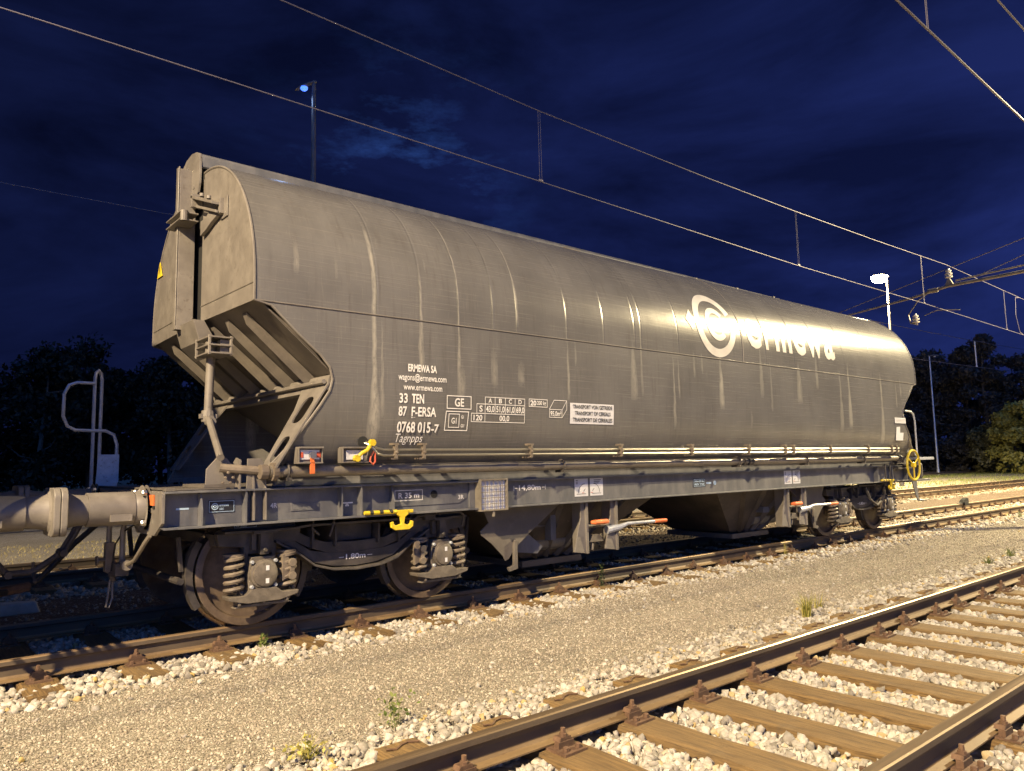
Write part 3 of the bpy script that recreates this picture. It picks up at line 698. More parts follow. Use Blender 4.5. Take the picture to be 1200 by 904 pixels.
mb.build('reinforcing_pad', M['frame'], so, bevel=.001)
mb = MB(); mb.lathe([(-.012,.001),(-.012,.038),(0,.038)], (2.50,-1.226,1.05), 'y', 16); mb.build('drain_hole', M['void'], so)
# headstocks
def headstock(x, d, name='headstock'):
    mb = MB()
    mb.prism([(-1.31,.93),(-1.31,1.15),(-1.27,1.17),(1.27,1.17),(1.31,1.15),(1.31,.93),(1.12,.83),(.62,.83),(.5,.90),(-.5,.90),(-.62,.83),(-1.12,.83)], 'x', x, x+d*.022)
    mb.box((x+d*.022,-1.2,.90),(x+d*.03,1.2,1.17)); 
    return mb.build(name, M['paint'], wag, bevel=.003)
hs = headstock(0, 1); hs2 = headstock(HR, -1)
mb = MB(); mb.box((.03,-1.21,1.168),(3.0,1.21,1.180)); mb.box((10.9,-1.21,1.168),(HR-.03,1.21,1.180)); mb.box((.35,-1.16,1.181),(.62,-.62,1.21)); mb.box((.03,-1.29,1.167),(.10,1.29,1.19)); mb.box((3.0,-1.2,1.10),(10.9,1.2,1.16)); mb.build('deck_plate', M['slope'], wag, bevel=.003)
mb = MB(); mb.box((-.010,-1.12,1.06),(-.002,-.995,1.14)); mb.build('orange_marker', M['orange'], hs)
mb = MB(); mb.box((-.008,-1.13,1.035),(-.002,-1.08,1.058)); mb.build('bolt_hole', M['void'], hs)
# sill under the body between tube and solebar
mb = MB(); mb.box((.9,-1.19,1.167),(12.9,-1.21,1.25)); mb.box((.9,1.19,1.167),(12.9,1.21,1.25)); mb.build('sill', M['frame'], wag)

# ---- buffers
def buffer(y, x0, d, parent, plate=True):
    mb = MB()
    mb.lathe([(0,.001),(0,.175),(.03,.175),(.03,.135),(.09,.125),(.10,.118)], (x0,y,1.04), 'x', 28) if d > 0 else mb.lathe([(0,.001),(0,-.175),(-.03,.175),(-.03,.135),(-.09,.125),(-.10,.118)], (x0,y,1.04), 'x', 28)
    o = mb.build('buffer', M['paint'], parent, smooth=True)
    mb = MB(); s = d
    mb.lathe([(s*.10,.118),(s*.10,.128),(s*.42,.128),(s*.42,.115)], (x0,y,1.04), 'x', 28)
    mb.box((x0+s*.13, y-.145, .95),(x0+s*.28, y-.115, 1.0))
    mb.build('buffer_guide', M['paint'], o, smooth=True)
    mb = MB()
    mb.lathe([(s*.42,.112),(s*.50,.118),(s*.56,.135),(s*.585,.17)], (x0,y,1.04), 'x', 28)
    # rectangular-ish head with rounded corners
    hp = []
    for cx, cz, a0 in ((.15,.09,0),(-.15,.09,90),(-.15,-.09,180),(.15,-.09,270)):
        for k in range(7): a = R(a0+90*k/6); hp.append((y+cx+.075*math.cos(a), 1.04+cz+.085*math.sin(a)))
    mb.prism(hp, 'x', x0+s*.575, x0+s*.618)
    mb.build('buffer_head', M['paint'], o, smooth=True, bevel=.006)
    if plate:
        mb = MB()
        for z in (1.04+.115, 1.04-.115):
            for yy in (y-.12, y+.12): mb.bolt((x0+s*.03, yy, z), 'x', .024, s*.035)
        mb.build('buffer_bolt', M['steel'], o)
    return o
buffer(-.875, 0, -1, wag); buffer(.875, 0, -1, wag); buffer(-.875, HR, 1, wag); buffer(.875, HR, 1, wag)

# ---- draw gear and hoses at the left end
mb = MB(); mb.prism([(-.02,1.12),(-.02,.92),(-.20,.96),(-.30,.93),(-.36,.96),(-.37,1.04),(-.33,1.10),(-.29,1.06),(-.31,1.0),(-.26,1.01),(-.22,1.09)], 'y', -.03, .03)
hook = mb.build('draw_hook', M['dark'], wag, bevel=.006)
mb = MB()
for y in (-.07, .07): mb.tube([(-.24,y,1.03),(-.34,y,.80),(-.42,y,.66)], .02, 8)
mb.tube([(-.42,-.11,.66),(-.42,.11,.66)], .03, 8); mb.tube([(-.42,0,.66),(-.62,0,.52),(-.80,0,.52)], .026, 10); mb.tube([(-.62,-.13,.45),(-.62,0,.52),(-.62,.0,.60)], .014, 6)
for y in (-.07,.07): mb.tube([(-.80,y,.52),(-1.0,y,.78),(-1.1,y,.98)], .022, 8)
mb.tube([(-.80,-.11,.52),(-.80,.11,.52)], .03, 8)
mb.build('screw_coupling', M['dark'], hook, smooth=True)
def hose(y, pts, name, m): mb = MB(); mb.tube([(x, y+dy, z) for x, dy, z in pts], .022, 8); return mb.build(name, m, wag, smooth=True)
h1 = hose(-.30, [(-.02,0,.98),(-.10,0,.97),(-.13,0,.90),(-.13,.0,.72),(-.12,.0,.60)], 'brake_pipe', M['paint'])
mb = MB(); mb.box((-.16,-.335,.50),(-.09,-.265,.74)); mb.lathe([(-.04,.001),(-.04,.035),(.04,.035),(.04,.001)], (-.12,-.30,.52), 'y', 12); mb.tube([(-.12,-.30,.60),(-.22,-.34,.60)], .018, 8); mb.lathe([(0,.001),(0,.04),(.015,.04),(.015,.001)], (-.23,-.34,.60), 'x', 12)
mb.build('cock', M['spring'], h1, bevel=.004)
h2 = hose(-.62, [(-.02,0,.98),(-.08,0,.95),(-.10,0,.85),(-.10,0,.62),(-.09,0,.56)], 'brake_pipe', M['paint'])
mb = MB(); mb.box((-.16,-.68,.50),(-.06,-.58,.60)); mb.tube([(-.10,-.62,.54),(-.14,-.46,.50),(-.12,-.44,.44)], .024, 8); mb.build('cock', M['dark'], h2, bevel=.004)
mb = MB(); mb.tube([(-.05,-1.20,.84),(-.07,-1.14,.78),(-.08,-.92,.64),(-.10,-.80,.60),(-.12,-.70,.62)], .016, 8); mb.lathe([(-.03,.001),(-.03,.04),(.03,.04),(.03,.001)], (-.10,-.76,.59), 'y', 12); mb.build('uncoupling_rod', M['pipe'], wag, smooth=True)
mb = MB(); mb.tube([(-.14,-.44,.46),(-.16,-.45,.30),(-.17,-.45,.24),(-.145,-.44,.23),(-.12,-.43,.30),(-.12,-.42,.44)], .009, 6); mb.build('release_loop', M['paint'], wag)
mb = MB(); mb.tube([(-.04,-.72,.90),(-.10,-.62,.84),(-.13,-.52,.74),(-.14,-.46,.52)], .007, 6); mb.tube([(-.02,.30,.95),(-.10,.30,.86),(-.28,.28,.70),(-.55,.22,.42),(-.72,.15,.36)], .024, 8); mb.build('air_hose', M['black'], wag, smooth=True)
mb = MB(); mb.tube([(-.62,.16,.385),(-.85,.10,.37)], .04, 8); mb.build('hose_coupling', M['fasten'], wag)

# ---- handrails
def handrail(x, d, y, par):
    f = lambda a, z, dy=0: (x + d*a, y+dy, z)
    mb = MB()
    mb.tube([f(-.09,1.17,.04), f(-.09,2.27,.04), f(-.08,2.33,.03), f(-.05,2.36,.0), f(-.02,2.33,-.03), f(-.01,2.27,-.04), f(-.01,1.17,-.04)], .017, 8)
    mb.tube([f(-.01,2.22,-.05), f(.15,2.22,-.05), f(.22,2.19,-.05), f(.26,2.10,-.05), f(.26,1.88,-.05), f(.22,1.78,-.05), f(.15,1.745,-.05), f(-.01,1.74,-.05), f(-.12,1.74,-.05), f(-.20,1.70,-.05), f(-.23,1.60,-.05), f(-.23,1.17,-.05)], .017, 8)
    o = mb.build('handrail', M['galv'], par, smooth=True)
    mb = MB(); mb.prism([(x-d*.03,.98),(x-d*.25,1.22),(x-d*.25,1.50),(x-d*.06,1.50)], 'y', y-.075, y-.067); 
    for z in (1.28, 1.42): mb.bolt((x-d*.12, y-.075, z), 'y', .012, -.01)
    mb.build('handrail_bracket', M['galv'], o)
    return o
handrail(.0, -1, 1.22, wag)
# the one at the right end near side, larger bow
mb = MB()
mb.tube([(13.62,-1.30,1.16),(13.62,-1.30,2.0),(13.58,-1.30,2.12),(13.48,-1.30,2.18),(13.20,-1.30,2.19)], .017, 8)
mb.tube([(13.15,-1.30,1.55),(13.15,-1.30,2.0),(13.12,-1.30,2.10),(13.0,-1.30,2.16)], .015, 8)
mb.tube([(13.3,-1.30,1.52),(13.62,-1.30,1.32)], .015, 8)
mb.build('handrail', M['galv'], wag, smooth=True)
mb = MB(); mb.box((13.35,-1.45,1.26),(14.0,-1.12,1.31)); mb.build('platform_step', M['galv'], wag, bevel=.004)
mb = MB(); mb.prism([(13.15,.88),(13.36,.88),(13.40,.55),(13.46,.50),(13.75,.50),(13.75,.485),(13.42,.485),(13.34,.52),(13.28,.62)], 'y', -1.36, -1.345); mb.box((13.42,-1.40,.50),(13.78,-1.12,.512)); mb.box((13.15,-1.36,.86),(14.0,-1.20,.895)); mb.build('shunter_step', M['frame'], wag, bevel=.003)
# hand wheel
mb = MB(); c = Vector((12.92,-1.50,1.17)); rr = .27
mb.tube([c + Vector((rr*math.cos(a), 0, rr*math.sin(a))) for a in np.linspace(0, 2*math.pi, 33)], .020, 8, caps=False)
for a in (30, 150, 270): mb.tube([c, c + Vector((rr*math.cos(R(a)), .0, rr*math.sin(R(a))))], .013, 6)
mb.lathe([(-.03,.001),(-.03,.045),(.03,.045),(.03,.001)], c, 'y', 12)
hw = mb.build('hand_wheel', M['yellow'], wag, smooth=True)
mb = MB(); mb.tube([c, c + Vector((0,.22,0))], .02, 8); mb.prism([(12.75,1.17),(13.25,1.17),(13.20,1.50),(13.05,1.56),(12.85,1.42)], 'y', -1.27, -1.25); mb.box((12.6,-1.36,1.10),(13.2,-1.24,1.13)); mb.build('hand_wheel_stand', M['dark'], hw, bevel=.003)
mb = MB(); mb.tube([(12.55,-1.355,1.30),(12.80,-1.355,1.31)], .026, 10); mb.lathe([(-.02,.001),(-.02,.06),(.02,.06),(.02,.001)], (12.68,-1.355,1.30), 'x', 12); mb.tube([(11.6,-1.32,1.20),(12.9,-1.32,1.20)], .010, 6); mb.tube([(12.15,-1.32,1.20),(12.15,-1.32,.90)], .012, 6); mb.tube([(12.35,-1.32,1.20),(12.35,-1.32,.90)], .012, 6); mb.build('tube_joint', M['dark'], wag)

# ---- yellow rope hooks hanging on the solebar
def rope_hook(x, d):
    X = lambda a: x + d*a
    mb = MB()
    mb.box((X(-.02),-1.335,.895),(X(.18),-1.315,.925))
    pts = [(.0,.925),(.0,.885),(.035,.86),(.045,.80),(-.01,.785),(-.035,.80),(-.04,.825),(-.065,.815),(-.06,.77),(-.02,.745),(.13,.745),(.17,.77),(.175,.815),(.15,.825),(.145,.80),(.12,.785),(.075,.80),(.085,.86),(.12,.885),(.12,.925)]
    mb.prism([(X(a), z) for a, z in pts], 'y', -1.345, -1.318)
    o = mb.build('rope_hook', M['yellow'], wag, bevel=.004)
    mb = MB(); mb.tube([(X(-.33),-1.33,.918),(X(-.31),-1.33,.915),(X(.0),-1.33,.912)], [.017,.019,.019], 8); g = mb.build('hook_grip', M['yellow'], o, smooth=True)
    mb = MB()
    for a in (-.28,-.18,-.08): mb.tube([(X(a),-1.33,.917),(X(a+.035),-1.33,.915)], .0205, 8)
    mb.build('grip_stripe', M['ink'], g)
rope_hook(2.02, 1); rope_hook(12.28, 1)

# ---- floodlight-like mesh panel (document holder with wire grid)
mb = MB(); mb.box((2.985,-1.345,.858),(3.345,-1.30,.872)); mb.box((2.985,-1.345,1.165),(3.345,-1.30,1.180)); mb.box((2.985,-1.345,.872),(3.0,-1.30,1.165)); mb.box((3.33,-1.345,.872),(3.345,-1.30,1.165)); mb.box((2.985,-1.30,.858),(3.345,-1.252,1.18)); mb.box((3.15,-1.335,.80),(3.175,-1.315,.86))
dh = mb.build('card_holder', M['pipe'], wag, bevel=.002)
mb = MB(); mb.box((3.002,-1.312,.874),(3.328,-1.308,1.163)); mb.build('paper_card', M['label'], dh)
mb = MB()
for i in range(1, 6): x = 3.0 + .33*i/6; mb.tube([(x,-1.335,.872),(x,-1.335,1.165)], .0035, 5)
for i in range(1, 5): z = .872 + .293*i/5; mb.tube([(3.0,-1.337,z),(3.33,-1.337,z)], .0035, 5)
mb.build('wire_grid', M['pipe'], dh)

# ---- discharge hoppers under the frame
def hopper(x0, x1, sx):
    mb = MB(); zb = .22; t0, t1 = x0, x1; b0, b1 = x0 + .36*(x1-x0), x0 + .66*(x1-x0)
    T = [(t0,-1.08,.90),(t1,-1.08,.90),(t1,1.08,.90),(t0,1.08,.90)]; B = [(b0,-.55,zb),(b1,-.55,zb),(b1,.55,zb),(b0,.55,zb)]
    mb.add(T+B, [(0,1,5,4),(1,2,6,5),(2,3,7,6),(3,0,4,7),(4,5,6,7)])
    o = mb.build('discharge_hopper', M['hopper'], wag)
    mb = MB()
    for k in range(4):
        t = .22 + .19*k
        a = Vector(T[0]).lerp(Vector(T[1]), t); b = Vector(B[0]).lerp(Vector(B[1]), t); dn = Vector((0,-.06,-.02))
        w = Vector((.02,0,0)); mb.add([a-w, a+w, b+w, b-w, a+dn, b+dn], [(0,4,5,3),(1,2,5,4),(0,1,4),(3,5,2)])
    mb.box((b0-.05,-.62,.13),(b1+.05,.62,.20))
    mb.build('hopper_rib', M['slope'], o)
hopper(3.15, 6.05, 1); hopper(7.35, 10.35, 1)
def side_shield(x, d):
    X = lambda a: x + d*a; mb = MB()
    mb.prism([(X(0),.876),(X(1.12),.876),(X(.62),.56),(X(.42),.42),(X(.35),.33),(X(.30),.31),(X(.27),.36),(X(.12),.50),(X(-.02),.60),(X(-.03),.64),(X(.08),.72)], 'y', -1.12, -1.105)
    mb.prism([(X(.40),.52),(X(.44),.52),(X(.44),.22),(X(.33),.20),(X(.31),.24),(X(.39),.26)], 'y', -1.155, -1.12)
    mb.build('side_shield', M['slope'], wag, bevel=.003)
side_shield(3.18, 1); side_shield(10.30, -1)
def bracket_pair(x):
    mb = MB()
    for y0, x0 in ((-1.24, x), (-1.24, x+.50)):
        mb.add([(x0,y0,.877),(x0+.07,y0+.0,.877),(x0+.09,y0-.02,.30),(x0-.13,y0-.02,.33),(x0-.05,y0,.55),(x0,y0,.70),
                (x0,y0+.02,.877),(x0+.07,y0+.02,.877),(x0+.09,y0+.0,.30),(x0-.13,y0+.0,.33),(x0-.05,y0+.02,.55),(x0,y0+.02,.70)],
               [(0,1,2,3,4,5),(11,10,9,8,7,6),(0,6,7,1),(1,7,8,2),(2,8,9,3),(3,9,10,4),(4,10,11,5),(5,11,6,0)])
        mb.box((x0+.055,y0-.03,.30),(x0+.09,y0+.20,.87))
    o = mb.build('lever_bracket', M['paint'], wag, bevel=.003)
    mb = MB(); mb.tube([(x+.10,-1.22,.60),(x+.5,-1.22,.60)], .022, 8); mb.prism([(x+.12,.42),(x+.36,.42),(x+.30,.50),(x+.20,.50)], 'y', -1.24, -1.18); mb.tube([(x+.2,-1.22,.40),(x+.18,-1.22,.33)], .02, 6); mb.build('lever_spindle', M['boxpaint'], o)
    mb = MB(); mb.tube([(x+.13,-1.27,.645),(x+.17,-1.30,.645),(x+.36,-1.30,.645),(x+.40,-1.28,.64)], [.018,.030,.030,.02], 10); mb.build('release_handle', M['orange'], o, smooth=True)
    mb = MB(); mb.tube([(x+.42,-1.24,.54),(x+.60,-1.28,.56),(x+.70,-1.32,.60),(x+1.15,-1.36,.60)], [.05,.035,.02,.018], 10); mb.build('hand_lever', M['galv'], o, smooth=True)
    mb = MB(); mb.tube([(x+1.15,-1.36,.60),(x+1.35,-1.375,.60)], .024, 10); mb.build('lever_grip', M['orange'], o, smooth=True)
bracket_pair(4.50); bracket_pair(8.86)
# brake gear clutter behind the brackets
for x0, x1, d in ((3.6, 5.4, 1), (10.0, 8.4, -1)):
    mb = MB(); mb.tube([(x0+.1*d,-.85,.62),(x1,-.80,.64)], .03, 8); mb.tube([(x0+.1*d,-.72,.52),(x1-.2*d,-.72,.55)], .045, 8); mb.lathe([(-.35,.001),(-.35,.12),(.35,.12),(.35,.001)], ((x0+x1)/2,-.60,.42), 'x', 18)
    mb.prism([(x0-.05*d,.60),(x0+.22*d,.62),(x0+.52*d,.40),(x0+.44*d,.33),(x0+.05*d,.38)], 'y', -1.0, -.98); mb.box((x0+.7*d,-.95,.45),(x0+.78*d,-.85,.80)); mb.box((x0+1.15*d,-.98,.52),(x0+1.32*d,-.85,.60)); mb.build('brake_gear', M['frame'], wag)
mb = MB(); mb.lathe([(-.5,.001),(-.5,.14),(-.47,.16),(.47,.16),(.5,.14),(.5,.001)], (6.75,.5,.62), 'x', 20); mb.build('air_reservoir', M['dark'], wag, smooth=True)
mb = MB(); mb.box((1.0,-.30,.90),(13.0,.30,1.10)); mb.box((1.4,-1.15,.92),(2.1,1.15,1.12)); mb.box((11.4,-1.15,.92),(12.1,1.15,1.12)); mb.build('centre_sill', M['dark'], wag)

# ---- lettering
def text_mesh(s, x0, x1, z0, h, y, name, mat, parent, bold=.018, shear=0.0, both=True, curved=False, wscale=None):
    cu = bpy.data.curves.new('t', 'FONT'); cu.body = s; cu.size = 1.0; cu.offset = bold; cu.shear = shear; cu.resolution_u = 3
    ob = bpy.data.objects.new('t', cu); col.objects.link(ob)
    dg = bpy.context.evaluated_depsgraph_get(); me = bpy.data.meshes.new_from_object(ob.evaluated_get(dg))
    bpy.data.objects.remove(ob)
    vs_ = np.array([v.co[:2] for v in me.vertices]); mn, mx = vs_.min(0), vs_.max(0)
    capw = mx[0]-mn[0]
    sx = (x1-x0)/capw; szs = h/.70
    if not curved:
        for v in me.vertices: v.co = (x0 + (v.co.x-mn[0])*sx, y, z0 + v.co.y*szs)
    else:
        szs = h/.52
        for v in me.vertices: v.co = (x0 + (v.co.x-mn[0])*sx, v.co.y*szs + z0, 0)
        wrap(me, y)
    me.materials.clear(); me.materials.append(mat)
    o = bpy.data.objects.new(name, me); col.objects.link(o); o.parent = parent
    return o
def wrap(me, off):
    bm = bmesh.new(); bm.from_mesh(me)
    bmesh.ops.remove_doubles(bm, verts=bm.verts, dist=.0002)
    for s in np.arange(-.2, 1.2, .03):
        g = bm.verts[:] + bm.edges[:] + bm.faces[:]; bmesh.ops.bisect_plane(bm, geom=g, plane_co=(0, s, 0), plane_no=(0, 1, 0), dist=.0001)
    for v in bm.verts:
        x, s = v.co.x, v.co.y
        if s < 0: v.co = (x, -1.45-off, 2.86+s)
        else: th = s/1.3; rr = 1.3+off; v.co = (x, -.15-rr*math.cos(th), 2.86+rr*math.sin(th))
    bm.to_mesh(me); bm.free()
YS = -1.4625
def sidey(z):
    for (ya, za), (yb, zb) in zip(lower, lower[1:]):
        if za >= z >= zb: return ya + (yb-ya)*(za-z)/(za-zb)
    return -1.45
def hug(o, off):
    """lay a flat mesh on the curved body side, keeping each vertex off millimetres proud of it"""
    for v in o.data.vertices: v.co.y = sidey(v.co.z) - off
def T(s, x0, x1, z0, h, **k):
    par = k.pop('parent', bodyo); o = text_mesh(s, x0, x1, z0, h, k.pop('y', YS), 'lettering', k.pop('mat', M['white']), par, **k)
    if par == bodyo: hug(o, .011 if z0 < 1.7 else .006)
    elif par == lp: hug(o, .010)
    return o
lp = None
T('ERMEWA SA', 2.07, 2.39, 2.20, .066, bold=.03)
T('wagons@ermewa.com', 1.965, 2.50, 2.115, .060, bold=.012)
T('www.ermewa.com', 2.02, 2.45, 2.025, .058, bold=.012)
T('33', 1.975, 2.065, 1.905, .085, bold=.022); T('TEN', 2.11, 2.245, 1.905, .085, bold=.022)
T('87', 1.97, 2.06, 1.785, .085, bold=.022); T('F-ERSA', 2.11, 2.385, 1.785, .085, bold=.022)
T('0768 015', 1.96, 2.325, 1.635, .095, bold=.022, y=-1.4580); T('-7', 2.335, 2.42, 1.637, .075, bold=.022, y=-1.4580)
T('Tagnpps', 1.955, 2.25, 1.545, .078, bold=.0, shear=.2, y=-1.4450)
def frame_rect(mb, x0, x1, z0, z1, y, w=.008, sh=0.0):
    def q(a, b, c, d): mb.add([(a + sh*(b-z0), y, b), (c + sh*(b-z0), y, b), (c + sh*(d-z0), y, d), (a + sh*(d-z0), y, d)], [(0,1,2,3)])
    q(x0, z0, x1, z0+w); q(x0, z1-w, x1, z1); q(x0, z0+w, x0+w, z1-w); q(x1-w, z0+w, x1, z1-w)
mb = MB(); YF = -1.4630
frame_rect(mb, 2.505, 2.80, 1.865, 1.995, YF); frame_rect(mb, 2.485, 2.76, 1.655, 1.845, -1.452, sh=.06)
frame_rect(mb, 2.53, 2.66, 1.685, 1.82, -1.4535, .007)
# load table
frame_rect(mb, 2.97, 3.50, 1.925, 2.0, YF, .006); frame_rect(mb, 2.865, 3.50, 1.83, 1.929, YF, .006); frame_rect(mb, 2.80, 3.50, 1.745, 1.834, YF, .006)
for x in (3.10, 3.235, 3.365): mb.add([(x-.003,YF,1.832),(x+.003,YF,1.832),(x+.003,YF,1.998),(x-.003,YF,1.998)], [(0,1,2,3)])
mb.add([(2.97,YF,1.748),(2.976,YF,1.748),(2.976,YF,1.93),(2.97,YF,1.93)], [(0,1,2,3)])
frame_rect(mb, 3.555, 3.82, 1.92, 2.005, YF, .006)
# box symbol
frame_rect(mb, 3.85, 4.04, 1.815, 1.905, YF, .006)
def line(mb, a, b, y, w=.006):
    a = Vector((a[0], y, a[1])); b = Vector((b[0], y, b[1])); d = (b-a).normalized(); n = Vector((-d.z, 0, d.x))*w*.5
    mb.add([a-n, b-n, b+n, a+n], [(0,1,2,3)])
for a, b in (((3.85,1.905),(3.92,2.005)),((4.04,1.905),(4.11,2.005)),((4.04,1.818),(4.11,1.91)),((3.92,2.003),(4.11,2.003)),((4.108,2.0),(4.108,1.912))): line(mb, a, b, YF-.001)
hug(mb.build('lettering', M['white'], bodyo), .006)
T('GE', 2.60, 2.71, 1.892, .078, bold=.022); T('G1', 2.565, 2.625, 1.725, .055, y=-1.4535); T('G1', 2.68, 2.71, 1.775, .03, y=-1.454); T('GI1', 2.675, 2.715, 1.69, .03, y=-1.454)
T('A', 3.015, 3.06, 1.942, .045); T('B', 3.15, 3.19, 1.942, .045); T('C', 3.28, 3.32, 1.942, .045); T('D', 3.41, 3.455, 1.942, .045)
T('S', 2.90, 2.94, 1.85, .06); T('43,0', 2.985, 3.09, 1.85, .06); T('51,0', 3.115, 3.225, 1.85, .06); T('61,0', 3.25, 3.355, 1.85, .06); T('69,0', 3.38, 3.49, 1.85, .06)
T('120', 2.83, 2.94, 1.762, .055); T('00,0', 3.16, 3.29, 1.762, .055)
T('20', 3.575, 3.66, 1.936, .052, bold=.03); T('200 kg', 3.67, 3.80, 1.945, .042)
T('95,0m\u00b3', 3.865, 4.025, 1.835, .05)
mb = MB()
for k_ in range(6):
    za, zb = 1.755+.23*k_/6, 1.755+.23*(k_+1)/6; mb.add([(4.16,0,za),(4.87,0,za),(4.87,0,zb),(4.16,0,zb)], [(0,1,2,3)])
lp = mb.build('cargo_label', M['label'], bodyo); hug(lp, .006)
for i, s in enumerate(('TRANSPORT VON GETREIDE', 'TRANSPORT OF CEREALS', 'TRANSPORT DE CEREALES')):
    T(s, 4.20+(.03 if i == 1 else 0), 4.84-(.03 if i == 1 else 0), 1.925-.072*i, .042, y=-1.4645, mat=M['ink'], parent=lp)
T('F', 2.11, 2.15, 1.765, .010, bold=0)
# solebar writing
T('R 35 m', 2.10, 2.33, 1.025, .05, y=-1.2340, parent=so, bold=.02)
mb = MB(); frame_rect(mb, 2.06, 2.37, 1.0, 1.10, -1.2335, .006); line(mb, (1.515,1.01),(1.63,1.01), -1.2275, .012); line(mb, (1.56,.98),(1.573,1.005), -1.2275, .015); line(mb, (1.587,.98),(1.573,1.005), -1.2275, .015)
line(mb, (3.50,1.045),(3.50,1.095), -1.2535, .007); line(mb, (3.51,1.07),(3.55,1.07), -1.2535, .007); line(mb, (3.90,1.07),(3.94,1.07), -1.2535, .007); line(mb, (3.95,1.045),(3.95,1.095), -1.2535, .007)
mb.build('lettering', M['white'], so)
T('14,80m', 3.57, 3.88, 1.045, .055, y=-1.2535, parent=so, bold=.02); T('4R', .87, .93, 1.0, .04, y=-1.2275, parent=so, bold=.02); T('3R', 2.79, 2.86, .99, .04, y=-1.2335, parent=so)
# little data plates
def data_plate(x0, x1, z0, z1, y, par):
    mb = MB(); mb.box((x0,y,z0),(x1,y-.003,z1)); o = mb.build('data_plate', M['plate'], par)
    mb = MB(); frame_rect(mb, x0+.006, x1-.006, z0+.006, z1-.006, y-.0045, .004)
    r = (z1-z0)*.27; cx, cz = x0+(z1-z0)*.52, (z0+z1)/2
    for ra, rb in ((r, r*.75), (r*.5, r*.25)):
        n = 20
        for k in range(n):
            a, b = 2*math.pi*k/n, 2*math.pi*(k+1)/n
            mb.add([(cx+ra*math.cos(a),y-.0045,cz+ra*math.sin(a)),(cx+ra*math.cos(b),y-.0045,cz+ra*math.sin(b)),(cx+rb*math.cos(b),y-.0045,cz+rb*math.sin(b)),(cx+rb*math.cos(a),y-.0045,cz+rb*math.sin(a))], [(0,1,2,3)])
    mb.build('plate_print', M['cyan'], o)
    text_mesh('ermewa', cx+r*1.3, x1-.05, cz+.0, (z1-z0)*.22, y-.0045, 'plate_print', M['cyan'], o, bold=.02); text_mesh('LEASING', cx+r*1.3, x1-.09, cz-(z1-z0)*.28, (z1-z0)*.16, y-.0045, 'plate_print', M['cyan'], o, bold=.02)
    return o
data_plate(.365, .575, .985, 1.085, -1.226, so)
mb = MB(); mb.box((.125,-1.228,1.022),(.22,-1.226,1.036)); mb.build('sticker', M['cyan'], so)
# instruction labels with arc pictograms
def instr(x, mirror):
    mb = MB(); mb.box((x,-1.2515,.945),(x+.215,-1.254,1.145)); o = mb.build('instruction_label', M['label'], so)
    mb = MB(); cx = x + (.16 if not mirror else .055); s = -1 if not mirror else 1
    pts = [(cx + s*.10*math.sin(R(a)), .985+.10*math.cos(R(a))) for a in range(0, 91, 10)]
    for a, b in zip(pts, pts[1:]): line(mb, a, b, -1.2555, .006)
    line(mb, (x+.03,.972),(x+.18,.972), -1.2555, .005); line(mb, (cx-.02,1.0),(cx+.01,1.03), -1.2555, .006)
    for k in range(3): line(mb, (x+(.02 if not mirror else .06),1.125-.018*k),(x+(.05 if not mirror else .18-.02*k),1.125-.018*k), -1.2555, .007)
    mb.build('pictogram', M['ink'], o)
    mb = MB(); line(mb, (cx-.05*(1 if mirror else .9),.984),(cx-.01,.984), -1.256, .006); mb.build('pictogram_red', M['red'], o)
instr(4.40, False); instr(4.65, True); instr(8.86, False); instr(9.11, True)
mb = MB(); mb.box((6.60,-1.2515,.975),(6.86,-1.254,1.09)); o = mb.build('data_plate', M['plate'], so)
mb = MB(); frame_rect(mb, 6.61, 6.85, .985, 1.08, -1.2553, .005); mb.build('plate_print', M['cyan'], o)
text_mesh('M4-GP-A', 6.63, 6.83, 1.04, .025, -1.2553, 'plate_print', M['cyan'], o, bold=.03); text_mesh('REV 733', 6.63, 6.83, 1.0, .025, -1.2553, 'plate_print', M['cyan'], o, bold=.03)
mb = MB(); mb.lathe([(-.004,.001),(-.004,.03),(0,.03)], (7.08,-1.252,1.02), 'y', 14); mb.box((6.89,-1.2515,1.01),(7.0,-1.254,1.035)); mb.build('sticker', M['cyan'], so)
# notices at the right end of the body
mb = MB(); mb.box((12.35,-1.459,1.93),(12.80,-1.462,2.03)); mb.add([(12.42,-1.452,1.86),(12.57,-1.452,1.87),(12.57,-1.445,1.76),(12.72,-1.445,1.76),(12.70,-1.432,1.62),(12.40,-1.432,1.62)], [(0,1,2,3,4,5)]); n_ = mb.build('notice', M['label'], bodyo, loc=(0,-.004,0))
mb = MB()
for z in (1.955, 1.98, 2.005): line(mb, (12.38,z),(12.77,z), -1.4635, .005)
mb.build('notice_print', M['spring'], n_)

